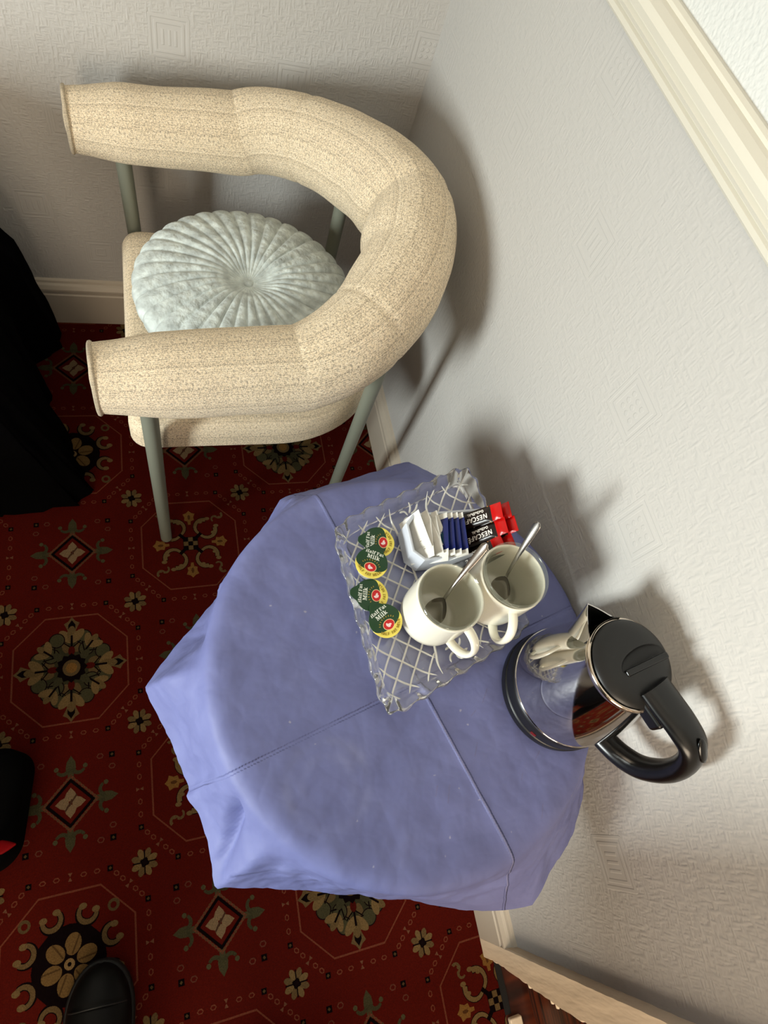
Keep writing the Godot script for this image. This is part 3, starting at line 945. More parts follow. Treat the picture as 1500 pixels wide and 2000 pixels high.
func build_table() -> void:
	var wood := mat(Color(0.30, 0.17, 0.09), 0.5)
	var t := thing("round_table", "small round pedestal table hidden under the blue paper cloth", "table", Vector3(TC.x, 0, TC.y))
	part("tabletop", lathe([Vector2(0, 0.655), Vector2(0.25, 0.655), Vector2(0.257, 0.651), Vector2(0.259, 0.643), Vector2(0.255, 0.635), Vector2(0.245, 0.632), Vector2(0, 0.632)], 72).outward().mesh(), wood, t)
	part("pedestal", lathe([Vector2(0, 0.632), Vector2(0.07, 0.632), Vector2(0.07, 0.62), Vector2(0.03, 0.60), Vector2(0.024, 0.5), Vector2(0.034, 0.42), Vector2(0.034, 0.36), Vector2(0.022, 0.3), Vector2(0.026, 0.16), Vector2(0.04, 0.12), Vector2(0.04, 0.09), Vector2(0, 0.085)], 32).outward().mesh(), wood, t)
	for i in 3:
		var a := TAU * i / 3 + 0.4
		var d := Vector3(cos(a), 0, sin(a))
		var pts := PackedVector3Array()
		for k in 12:
			var f := k / 11.0
			pts.append(d * lerpf(0.02, 0.2, f) + Vector3.UP * (0.014 + 0.11 * pow(1 - f, 1.6)))
		part("foot", tube(pts, func(s): return 0.014, func(s): return lerpf(0.02, 0.012, s), 12).mesh(), wood, t)

func build_cloth() -> void:
	var o := thing("tablecloth", "creased violet blue paper tablecloth draped over the small round table", "tablecloth", Vector3(TC.x, 0, TC.y))
	var im := cloth_images()
	var m := mat(Color.WHITE, 0.62)
	m.albedo_texture = tex(im[0])
	bump(m, im[1], 0.34)
	m.cull_mode = BaseMaterial3D.CULL_DISABLED
	m.metallic_specular = 0.45
	var nz := FastNoiseLite.new(); nz.seed = 13; nz.frequency = 9.0; nz.fractal_type = FastNoiseLite.FRACTAL_RIDGED; nz.fractal_octaves = 2
	var nb := FastNoiseLite.new(); nb.seed = 14; nb.frequency = 5.0
	var nf := FastNoiseLite.new(); nf.seed = 22; nf.frequency = 7.0; nf.noise_type = FastNoiseLite.TYPE_CELLULAR; nf.cellular_return_type = FastNoiseLite.RETURN_DISTANCE; nf.fractal_type = FastNoiseLite.FRACTAL_NONE
	var b := MB.new()
	var nc := 420
	var rows := []
	var prof := []
	for i in 26: prof.append([0.232 * i / 25.0, 0.0])
	for q in [[0.240, -0.0004], [0.247, -0.0012], [0.253, -0.0028], [0.2585, -0.0056], [0.2625, -0.0095], [0.2652, -0.0145]]: prof.append(q)
	var hang := 22
	var flatuv := PackedVector2Array()
	for i in prof.size() + hang:
		var row := PackedVector3Array()
		for j in nc:
			var deg := 360.0 * j / nc
			if deg > 180.0: deg -= 360.0
			var a := deg_to_rad(deg)
			var d := Vector2(cos(a), sin(a))
			var p: Vector3
			var arc := 0.0
			if i < prof.size():
				var q = prof[i]
				p = Vector3(d.x * q[0], TOP + q[1], d.y * q[0])
				var wob := smoothstep(0.05, 0.25, q[0])
				p.y += 0.0012 * nb.get_noise_2d(p.x * 3, p.z * 3) * wob
				# the two folds stand up a little
				var e1 := absf((p.x + 0.005) * 0.951 - (p.z - 0.033) * 0.309)
				p.y += 0.0010 * exp(-e1 / 0.004)
				var e2 := absf((p.x + 0.005) * 0.255 + (p.z - 0.033) * 0.967)
				p.y -= 0.0008 * exp(-e2 / 0.004)
				arc = q[0]
			else:
				var f := (i - prof.size() + 1) / float(hang)
				var h := hem(deg)
				var r := lerpf(0.2665, h.x, pow(f, 0.95))
				var y := lerpf(TOP - 0.018, h.y, f)
				var n3 := nz.get_noise_3d(d.x * 0.4, d.y * 0.4, f * 0.22)
				var amp := 0.004 * sin(f * PI) * smoothstep(1.0, 0.7, f)
				r += n3 * amp + nf.get_noise_3d(d.x * 0.32, d.y * 0.32, f * 0.16) * 0.013 * sin(f * PI * 0.8) + 0.0015 * nb.get_noise_2d(deg * 0.05, f) * f
				# puckered crease where the fold runs over the rim
				r -= 0.020 * exp(-pow((deg - 153.0 + f * 11.0) / 2.2, 2.0)) * sin(f * PI)
				var dp := deg + (360.0 if deg < 0 else 0.0)
				r += 0.011 * maxf(0.0, 1.0 - absf(dp - 187.0) / 7.0) * sin(f * PI * 0.9) - 0.024 * pow(maxf(0.0, 1.0 - absf(dp - 199.0) / 13.0), 0.8) * sin(f * PI)
				r += 0.009 * maxf(0.0, 1.0 - absf(dp - 139.5) / 5.0) * sin(f * PI * 0.9)
				p = Vector3(d.x * r, y, d.y * r)
				p.x = minf(p.x, XW - TC.x - 0.004)
				arc = 0.264 + f * 0.16
			row.append(p)
			flatuv.append(Vector2(0.5, 0.5) + d * arc)
		rows.append(row)
	b.grid(rows, true)
	b.uv = flatuv
	part("paper_sheet", b.mesh(), m, o)

# ---------------------------------------------------------------- crystal tray
const TQ := [Vector2(0.186, -0.308), Vector2(0.419, -0.395), Vector2(0.4435, -0.1365), Vector2(0.2115, -0.050)]

func seg_d(p: Vector2, a: Vector2, b: Vector2) -> float:
	var t := clampf((p - a).dot(b - a) / (b - a).length_squared(), 0, 1)
	return p.distance_to(a + (b - a) * t)

func tray_uv(a: float, b: float) -> Vector2:
	var m := pow(pow(absf(a), 10.0) + pow(absf(b), 10.0), 0.1)
	var edge := maxf(absf(a), absf(b))
	var k := 1.0
	if m > 1e-5: k = lerpf(1.0, edge / m, smoothstep(0.5, 1.0, edge))
	var along := (b if absf(a) > absf(b) else a)
	k *= 1.0 + 0.014 * cos(along * PI * 8.0) * smoothstep(0.84, 1.0, edge)
	return Vector2(0.5 + 0.5 * a * k, 0.5 + 0.5 * b * k)

func tray_xz(u: float, v: float) -> Vector2:
	var q: Vector2 = (TQ[0] as Vector2).lerp(TQ[1], u).lerp((TQ[3] as Vector2).lerp(TQ[2], u), v)
	return q - Vector2(0.315, -0.222)

func tray_top(edge: float) -> float:
	return 0.0062 + 0.0215 * smoothstep(0.76, 1.0, edge)

func tray_point(a: float, b: float, up: bool) -> Vector3:
	var w := tray_uv(a, b)
	var q := tray_xz(w.x, w.y)
	var edge := maxf(absf(a), absf(b))
	var along := (b if absf(a) > absf(b) else a)
	var sc := cos(along * PI * 8.0)
	var ht := tray_top(edge) + 0.0016 * sc * smoothstep(0.85, 0.97, edge)
	var hb := 0.0215 * smoothstep(0.80, 1.0, edge) * 0.93
	if edge > 0.93:
		var f := (edge - 0.93) / 0.07
		var mid := (ht + hb) * 0.5
		var g := sqrt(maxf(0.0, 1.0 - f * f))
		ht = lerpf(mid, ht, g); hb = lerpf(mid, hb, g)
	hb += 0.0018 * (0.5 - 0.5 * sc) * smoothstep(0.80, 0.92, edge) * smoothstep(1.0, 0.95, edge)
	return Vector3(q.x, ht if up else minf(hb, ht), q.y)

# a raised three-sided bead over the dish, along points given in the dish's own u, v
func tray_ridge(mb: MB, pts: Array, half: float, high: float) -> void:
	var rows := []
	for i in pts.size():
		var p: Vector2 = pts[i]
		var e := maxf(absf(2 * p.x - 1), absf(2 * p.y - 1))
		var q := tray_xz(p.x, p.y)
		var t := tray_xz((pts[mini(i + 1, pts.size() - 1)] as Vector2).x, (pts[mini(i + 1, pts.size() - 1)] as Vector2).y) - tray_xz((pts[maxi(i - 1, 0)] as Vector2).x, (pts[maxi(i - 1, 0)] as Vector2).y)
		var s := Vector2(-t.y, t.x).normalized()
		var f := float(i) / (pts.size() - 1)
		var k := sqrt(clampf(minf(f, 1 - f) * 12.0, 0.05, 1.0))
		var y := tray_top(e)
		rows.append(PackedVector3Array([Vector3(q.x - s.x * half * k, y - 0.0002, q.y - s.y * half * k), Vector3(q.x - s.x * half * 0.25 * k, y + high * k, q.y - s.y * half * 0.25 * k), Vector3(q.x + s.x * half * 0.25 * k, y + high * k, q.y + s.y * half * 0.25 * k), Vector3(q.x + s.x * half * k, y - 0.0002, q.y + s.y * half * k)]))
	var m := MB.new(); m.grid(rows, true)
	mb.add(m.outward())

func build_tray() -> void:
	var o := thing("crystal_tray", "cut crystal glass tray with a diamond lattice and scalloped rim on the blue cloth", "tray", Vector3(0.315, TOP + 0.0012, -0.222))
	var gl := mat(Color(0.95, 0.96, 0.95, 0.03), 0.02)
	gl.transparency = BaseMaterial3D.TRANSPARENCY_ALPHA
	var rimg := mat(Color(1, 1, 1, 0.03), 0.02)
	rimg.refraction_enabled = true; rimg.refraction_scale = 0.048
	rimg.transparency = BaseMaterial3D.TRANSPARENCY_ALPHA
	var cutm := mat(Color(0.98, 0.97, 0.93, 0.62), 0.06)
	cutm.transparency = BaseMaterial3D.TRANSPARENCY_ALPHA
	var n := 90
	var mb := MB.new()
	for up in [true, false]:
		var rows := []
		for i in n + 1:
			var row := PackedVector3Array()
			for j in n + 1: row.append(tray_point(0.862 * (2.0 * j / n - 1.0), 0.862 * (2.0 * i / n - 1.0), up))
			rows.append(row)
		mb.grid(rows, false, not up)
	part("dish", mb.mesh(), gl, o)
	# the scalloped rim is a solid ring of thicker glass
	var loop := [[0.86, true], [0.89, true], [0.915, true], [0.935, true], [0.955, true], [0.975, true], [0.99, true], [1.0, true], [0.99, false], [0.975, false], [0.955, false], [0.93, false], [0.90, false], [0.86, false]]
	var rr := []
	var np := 640
	for q in loop:
		var row := PackedVector3Array()
		for j in np:
			var s := 8.0 * j / np
			var k := int(s / 2.0); var g := s - 2.0 * k - 1.0
			var e: float = q[0]
			var ab: Vector2 = [Vector2(g, -1), Vector2(1, g), Vector2(-g, 1), Vector2(-1, -g)][k]
			row.append(tray_point(ab.x * e, ab.y * e, q[1]))
		rr.append(row)
	rr.append(rr[0])
	var rb := MB.new(); rb.grid(rr, true)
	part("scalloped_rim", rb.outward().mesh(), rimg, o, Transform3D.IDENTITY, "thick scalloped glass rim")
	# lattice of cuts on both sides of the plain band
	var band := func(v: float) -> float: return 0.085 + 0.065 * pow(absf(2.0 * v - 1.0), 2.0)
	var lat := MB.new()
	for dirn in [1.0, -1.0]:
		for c in range(-9, 10):
			var run := []
			for i in 241:
				# u + dirn * v = const
				var u := 0.055 + 0.89 * i / 240.0
				var cc := 0.118 * c + (1.0 if dirn > 0 else 0.0)
				var v: float = (cc - u) * dirn
				var ok: bool = v > 0.055 and v < 0.945 and absf(u - 0.52) > band.call(v) + 0.006
				if ok: run.append(Vector2(u, v))
				if (not ok or i == 240) and run.size() > 0:
					if run.size() > 8: tray_ridge(lat, run, 0.0013, 0.0015)
					run = []
	part("diamond_lattice", lat.mesh(true), cutm, o, Transform3D.IDENTITY, "pale raised lattice lines").set_meta("kind", "stuff")
	for s in [-1.0, 1.0]:
		var bd := MB.new()
		var run := []
		for i in 41:
			var v := 0.05 + 0.9 * i / 40.0
			run.append(Vector2(0.52 + s * band.call(v), v))
		tray_ridge(bd, run, 0.0018, 0.0016)
		part("band_edge", bd.mesh(true), cutm, o)
	for v in [0.12, 0.37, 0.63, 0.88]:
		var lf := MB.new()
		for k in 6:
			var e := Vector2.from_angle(TAU * k / 6 + 0.4 * v * 10.0)
			var run := []
			for i in 9: run.append(Vector2(0.52, v) + e * lerpf(0.012, 0.062 + 0.012 * (k % 2), i / 8.0) + Vector2(-e.y, e.x) * 0.012 * sin(i / 8.0 * PI))
			tray_ridge(lf, run, 0.0016, 0.0012)
		part("leaf_cut", lf.mesh(true), cutm, o).set_meta("kind", "stuff")

# ---------------------------------------------------------------- mugs, glasses, spoons
const FLOOR_Y := TOP + 0.0092     # the tray's inner floor

func make_mug(c: Vector2, r: float, h: float, hd: Vector2, label: String) -> void:
	var o := thing("mug", label, "mug", Vector3(c.x, FLOOR_Y, c.y), 0.0, "white mugs on the crystal tray")
	var m := mat(Color(0.93, 0.915, 0.85), 0.22)
	m.clearcoat_enabled = true; m.clearcoat = 0.5; m.clearcoat_roughness = 0.08
	var w := 0.0033
	part("body", lathe([Vector2(0, 0.002), Vector2(r * 0.70, 0.002), Vector2(r * 0.72, 0.0), Vector2(r * 0.80, 0.0), Vector2(r * 0.88, 0.003), Vector2(r * 0.955, 0.011), Vector2(r * 0.985, 0.022), Vector2(r, 0.04), Vector2(r, h - 0.004), Vector2(r - 0.0006, h - 0.0012), Vector2(r - w * 0.5, h), Vector2(r - w + 0.0006, h - 0.0012), Vector2(r - w, h - 0.004), Vector2(r - w, 0.03), Vector2(r - w - 0.002, 0.014), Vector2(r * 0.8, 0.0065), Vector2(r * 0.6, 0.005), Vector2(0, 0.005)], 72).outward().mesh(), m, o)
	var d := Vector3(hd.x, 0, hd.y).normalized()
	var pts := PackedVector3Array()
	for i in 33:
		var f := i / 32.0
		var t := lerpf(-PI * 0.52, PI * 0.52, f)
		pts.append(d * (r - 0.004 + 0.030 * pow(maxf(0, cos(t)), 0.75)) + Vector3.UP * (h * 0.50 - 0.029 * sin(t) * (1.0 if t < 0 else 1.08)))
	var side := d.cross(Vector3.UP)
	part("handle", tube(pts, func(s): return 0.0036 + 0.001 * absf(s - 0.5), func(s): return 0.0064, 16, side).mesh(), m, o)

func make_glass(c: Vector2, r: float, mug_h: float, up: float, label: String) -> void:
	var o := thing("glass_tumbler", label, "glass", Vector3(c.x, FLOOR_Y + 0.0055, c.y), 0.0, "clear tumblers nested in the mugs")
	var g := mat(Color(0.72, 0.76, 0.68, 0.075), 0.03)
	g.transparency = BaseMaterial3D.TRANSPARENCY_ALPHA
	var h := mug_h - 0.0055 + up
	var a := r - 0.0048
	part("tumbler", lathe([Vector2(0, 0.0012), Vector2(a * 0.6, 0.001), Vector2(a * 0.72, 0.0), Vector2(a * 0.80, 0.002), Vector2(a * 0.86, 0.012), Vector2(a * 0.93, 0.04), Vector2(a, h - up - 0.004), Vector2(a + 0.001, h - up + 0.001), Vector2(a + 0.0034, h - up + 0.004), Vector2(a + 0.0036, h - 0.0015), Vector2(a + 0.003, h - 0.0003), Vector2(a + 0.0022, h), Vector2(a + 0.0014, h - 0.0004), Vector2(a + 0.0008, h - 0.002), Vector2(a + 0.0005, h - up + 0.005), Vector2(a - 0.0018, h - up), Vector2(a * 0.93 - 0.0022, 0.04), Vector2(a * 0.84 - 0.002, 0.015), Vector2(a * 0.74, 0.0085), Vector2(a * 0.4, 0.0078), Vector2(0, 0.0075)], 72).outward().mesh(), g, o)

func make_spoon(a: Vector3, tip: Vector3, face: Vector3, label: String) -> void:
	var o := thing("teaspoon", label, "spoon", a, 0.0, "teaspoons standing in the tumblers")
	var m := mat(Color(0.72, 0.70, 0.68), 0.16, 1.0)
	var len := a.distance_to(tip)
	var top := []
	var n := 61; var k := 13
	var loops := []
	for i in n:
		var s := i / float(n - 1)
		var x := s * len
		var bw := 0.0
		var bl := 0.044
		if x < bl:
			var f := x / bl
			bw = 0.0148 * pow(sin(PI * pow(f, 0.72)), 0.62) if f > 0 and f < 1 else 0.0
		var hw := 0.0021 + 0.0030 * smoothstep(0.45, 0.93, s)
		if s > 0.96: hw *= sqrt(maxf(0.02, 1.0 - pow((s - 0.96) / 0.04, 2.0)))
		var w := maxf(bw, hw * smoothstep(0.7, 1.0, x / bl)) if x < bl else maxf(hw, 0.0021)
		w = maxf(w, 0.0004)
		var cup := 0.0075 * pow(sin(PI * clampf(x / bl, 0, 1)), 0.8) if x < bl else -0.0006
		var c := 0.006 * smoothstep(0.1, 0.42, s) - 0.006 * smoothstep(0.45, 1.0, s) + 0.010 * pow(maxf(0.0, s - 0.3) / 0.7, 0.8) * (1.0 - s)
		var th := 0.0012 if x < bl else 0.0019
		var loop := PackedVector3Array()
		for j in k:
			var z := -1.0 + 2.0 * j / (k - 1)
			loop.append(Vector3(x, c + cup * (z * z - 1.0), z * w))
		for j in k:
			var z := 1.0 - 2.0 * j / (k - 1)
			loop.append(Vector3(x, c + cup * (z * z - 1.0) - th * (1.0 - 0.6 * z * z), z * w))
		loops.append(loop)
	var b := MB.new()
	b.grid(loops, true)
	b.fan(loops[0], loops[0][6], true)
	b.fan(loops[n - 1], loops[n - 1][6])
	var X := (tip - a).normalized()
	var Z := X.cross(face).normalized()
	var Y := Z.cross(X).normalized()
	var bt := Transform3D(Basis(X, Y, Z), Vector3.ZERO)
	# bowl and handle are parts of their own
	var cut := 22
	var b1 := MB.new(); b1.grid(loops.slice(0, cut + 1), true); b1.fan(loops[0], loops[0][6], true)
	var b2 := MB.new(); b2.grid(loops.slice(cut), true); b2.fan(loops[n - 1], loops[n - 1][6])
	part("bowl", b1.mesh(), m, o, bt)
	part("handle", b2.mesh(), m, o, bt)

# ---------------------------------------------------------------- sachets
func packet(l: float, w: float, t: float, crimp := 0.006, nx := 22, nz := 10) -> MB:
	var b := MB.new()
	var top := []; var bot := []
	for i in nz + 1:
		var rt := PackedVector3Array(); var rb := PackedVector3Array()
		for j in nx + 1:
			var x := -l / 2 + l * j / nx; var z := -w / 2 + w * i / nz
			var fx := clampf((l / 2 - absf(x) - crimp) / 0.010, 0.0, 1.0)
			var fz := clampf((w / 2 - absf(z)) / (w * 0.4), 0.0, 1.0)
			var y := t * 0.5 * sqrt(fx * (2 - fx)) * sqrt(fz * (2 - fz)) + 0.00025
			y += 0.0004 * sin(x * 900.0 + z * 300.0) * fx * fz
			rt.append(Vector3(x, y, z)); rb.append(Vector3(x, -y, z))
		top.append(rt); bot.append(rb)
	b.grid(top); b.grid(bot, false, true)
	return b.outward()

func lettering(s: String, h: float, font := "Droid Sans") -> MB:
	var tm := TextMesh.new()
	var f := SystemFont.new()
	f.font_names = PackedStringArray([font]); f.font_weight = 700
	tm.font = f; tm.font_size = 48; tm.text = s
	tm.pixel_size = h / 36.0
	tm.depth = 0.00025
	var a := tm.surface_get_arrays(0) if tm.get_surface_count() > 0 else []
	var b := MB.new()
	if a.is_empty(): return b
	b.v = a[Mesh.ARRAY_VERTEX]
	b.uv.resize(b.v.size())
	if a[Mesh.ARRAY_INDEX] != null: b.idx = a[Mesh.ARRAY_INDEX]
	else: b.idx = PackedInt32Array(range(b.v.size()))
	return b

func build_caddy() -> void:
	var o := thing("sachet_caddy", "white plastic box with cut corners holding sachets on the crystal tray", "caddy", Vector3(0.354, FLOOR_Y, -0.272))
	var m := mat(Color(0.80, 0.82, 0.86), 0.3)
	var hx := 0.070; var hz := 0.0345; var ch := 0.014
	var loop := func(g: float, y: float) -> PackedVector3Array:
		var p := PackedVector3Array()
		var X: float = hx - g; var Z: float = hz - g; var c: float = ch - g * 0.4
		for q in [Vector2(-X, Z - c), Vector2(-X + c, Z), Vector2(X - c, Z), Vector2(X, Z - c), Vector2(X, -Z + c), Vector2(X - c, -Z), Vector2(-X + c, -Z), Vector2(-X, -Z + c)]:
			p.append(Vector3(q.x, y, q.y))
		return p
	var rows := [loop.call(0.03, 0.0), loop.call(0.001, 0.0), loop.call(0.0, 0.0015), loop.call(0.0, 0.0015), loop.call(0.0, 0.0395), loop.call(0.0, 0.0395), loop.call(0.0006, 0.0408), loop.call(0.0018, 0.0412), loop.call(0.0036, 0.0408), loop.call(0.0042, 0.0395), loop.call(0.0042, 0.0395), loop.call(0.006, 0.004), loop.call(0.006, 0.003), loop.call(0.03, 0.003)]
	# densify every side so that corners stay crisp with flat shading
	var b := MB.new()
	b.grid(rows, true)
	b.fan(rows[0], Vector3(0, 0, 0), true)
	b.fan(rows[rows.size() - 1], Vector3(0, 0.003, 0))
	part("box", b.outward().mesh(true), m, o)

func lean(x: float, y: float, z: float, tilt: float, yaw := 0.0) -> Transform3D:
	var up := Vector3(sin(tilt), cos(tilt), 0); var nn := Vector3(-cos(tilt), sin(tilt), 0)
	return Transform3D(Basis(Vector3.UP, yaw) * Basis(Vector3(0, 0, 1), nn, -up), Vector3(x, y, z))

func build_sachets() -> void:
	var white := mat(Color(0.87, 0.86, 0.83), 0.6)
	var blue := mat(Color(0.035, 0.10, 0.36), 0.35)
	var teal := mat(Color(0.02, 0.09, 0.16), 0.35)
	rng.seed = 8
	var wp := packet(0.054, 0.044, 0.0055)
	var ws := [[0.2975, -0.279, 0.25, 0.12, "white sugar sachet at the far left end of the caddy"], [0.3035, -0.268, 0.34, -0.15, "white sugar sachet second from the caddy's left end"], [0.3085, -0.278, 0.46, 0.2, "white sugar sachet third from the caddy's left end, twisted"],
		[0.3135, -0.270, 0.42, -0.05, "white sugar sachet fourth from the caddy's left end"], [0.3185, -0.277, 0.56, 0.1, "white sugar sachet touching the leftmost blue sachet"], [0.322, -0.262, 0.6, -0.3, "white sugar sachet pushed forward against the caddy's front edge"]]
	for s in ws:
		var o := thing("sugar_sachet", s[4], "sachet", Vector3.ZERO, 0.0, "white sugar sachets in the caddy")
		o.transform = lean(s[0], FLOOR_Y + 0.031, s[1], s[2] + 0.12, s[3])
		part("packet", wp.mesh(), white, o)
		var mk := mat(Color(0.55, 0.45, 0.3), 0.6)
		part("print", rbox(Vector3(0.004, 0.0002, 0.003), 0.00008, 1).mesh(), mk, o, at(Vector3(0.012, 0.0028, -0.008)))
	var bp := packet(0.046, 0.040, 0.0045, 0.002)
	var ep := packet(0.009, 0.038, 0.0008, 0.001, 6, 8)
	var bl := ["leftmost of the four blue sachets", "second blue sachet from the left in the caddy", "third blue sachet from the left in the caddy", "rightmost blue sachet, touching the coffee sticks"]
	for i in 4:
		var o := thing("blue_sachet", bl[i] + ", white end seals", "sachet", Vector3.ZERO, 0.0, "blue sachets in the caddy")
		o.transform = lean(0.3245 + i * 0.0078, FLOOR_Y + 0.0365 + 0.0012 * i, -0.2715 + 0.0014 * i, 0.62 + 0.015 * i, -0.22 + 0.03 * i)
		part("packet", bp.mesh(), blue, o)
		for s in [-1.0, 1.0]: part("end_seal", ep.mesh(), white, o, at(Vector3(s * 0.0265, 0, 0)), "white crimped end")
		if i < 2: part("print", rbox(Vector3(0.016, 0.0003, 0.010), 0.0001, 1).mesh(), mat(Color(0.03, 0.25, 0.33), 0.35), o, at(Vector3(0.006, 0.0022, -0.008)))
	# coffee sticks: brown with a red end and white lettering
	var brown := mat(Color(0.085, 0.032, 0.022), 0.3)
	var red := mat(Color(0.72, 0.045, 0.035), 0.3)
	var ink := mat(Color(0.9, 0.88, 0.85), 0.5)
	var gold := mat(Color(0.62, 0.42, 0.2), 0.4)
	var body := packet(0.076, 0.0225, 0.006, 0.001)
	var endp := packet(0.017, 0.0222, 0.0045, 0.003, 10, 10)
	var big := lettering("NESCAFÉ", 0.0068); var small := lettering("ORIGINAL", 0.0040)
	var st := [[0.3715, 0.716, -0.2865, 0.62, -0.10, "coffee stick nearest the back wall in the front layer"], [0.3745, 0.711, -0.2625, 0.62, -0.02, "coffee stick in the middle of the front layer"], [0.3665, 0.703, -0.2345, 0.66, 0.12, "coffee stick nearest the mugs in the front layer"],
		[0.387, 0.713, -0.285, 0.58, -0.06, "coffee stick behind the one nearest the back wall"], [0.391, 0.711, -0.262, 0.57, 0.0, "coffee stick behind the middle one"], [0.3845, 0.703, -0.2355, 0.58, 0.10, "coffee stick behind the one nearest the mugs"]]
	for s in st:
		var o := thing("coffee_stick", "brown " + s[5] + ", red tip", "sachet", Vector3.ZERO, 0.0, "coffee sticks in the caddy")
		var e: float = s[3]
		var ax := Vector3(sin(e), cos(e), 0); var nn := Vector3(-cos(e), sin(e), 0)
		var bs := Basis(ax, nn, ax.cross(nn))
		o.transform = Transform3D(Basis(Vector3(-cos(e), sin(e), 0), s[4]) * bs, Vector3(s[0], s[1], s[2]))
		part("packet", body.mesh(), brown, o)
		part("red_end", endp.mesh(), red, o, at(Vector3(0.0455, 0, 0)), "red torn-off end")
		part("gold_band", packet(0.0022, 0.0226, 0.0056, 0.0, 4, 10).mesh(), gold, o, at(Vector3(0.0345, 0.0003, 0)))
		var tb := Basis(Vector3(-1, 0, 0), ax.cross(nn), Vector3.ZERO)
		tb = Basis(Vector3(-1, 0, 0), Vector3(0, 0, 1), Vector3(0, 1, 0))
		part("lettering", big.mesh(true), ink, o, Transform3D(tb, Vector3(0.014, 0.0033, 0.002)), "white NESCAFÉ lettering")
		part("lettering", small.mesh(true), ink, o, Transform3D(tb, Vector3(0.016, 0.0031, -0.0058)), "small white ORIGINAL lettering")

func lid_image() -> Image:
	var n := 256
	var im := Image.create(n, n, false, Image.FORMAT_RGB8)
	im.fill(Color(0.02, 0.22, 0.08))
	# plan: tab towards -y (up), 64 mm a side
	var s := n / 0.064
	var o := Vector2(n, n) / 2
	var cres := PackedVector2Array()
	for i in 25:
		var t := lerpf(0.02, PI - 0.02, i / 24.0)
		cres.append(o + Vector2(cos(t), sin(t)) * 0.024 * s)
	for i in 25:
		var t := lerpf(PI, 0.0, i / 24.0)
		cres.append(o + (Vector2(cos(t) * 0.021, 0.0005 + sin(t) * 0.0105)) * s)
	poly_fill(im, cres, Color(0.93, 0.86, 0.38))
	poly_fill(im, ell(o + Vector2(0, 0.0062) * s, 0.0082 * s, 0.0066 * s, 0, 32), Color(0.92, 0.82, 0.62))
	poly_fill(im, ell(o + Vector2(0, 0.0062) * s, 0.0074 * s, 0.0058 * s, 0, 32), Color(0.78, 0.03, 0.06))
	for k in [[-0.002, 0.0052, 0.0014, 0.0022], [0.001, 0.0066, 0.0026, 0.0014], [-0.0008, 0.0082, 0.002, 0.001]]:
		poly_fill(im, ell(o + Vector2(k[0], k[1]) * s, k[2] * s, k[3] * s, 0.3), Color(0.95, 0.85, 0.85))
	for k in 9:
		var t := lerpf(-PI * 0.86, -PI * 0.14, k / 8.0)
		poly_fill(im, ell(o + (Vector2(cos(t) * 0.0125, 0.0058 + sin(t) * 0.0098)) * s, 0.0007 * s, 0.0013 * s, t + PI / 2, 6), Color(0.6, 0.5, 0.12))
	return im

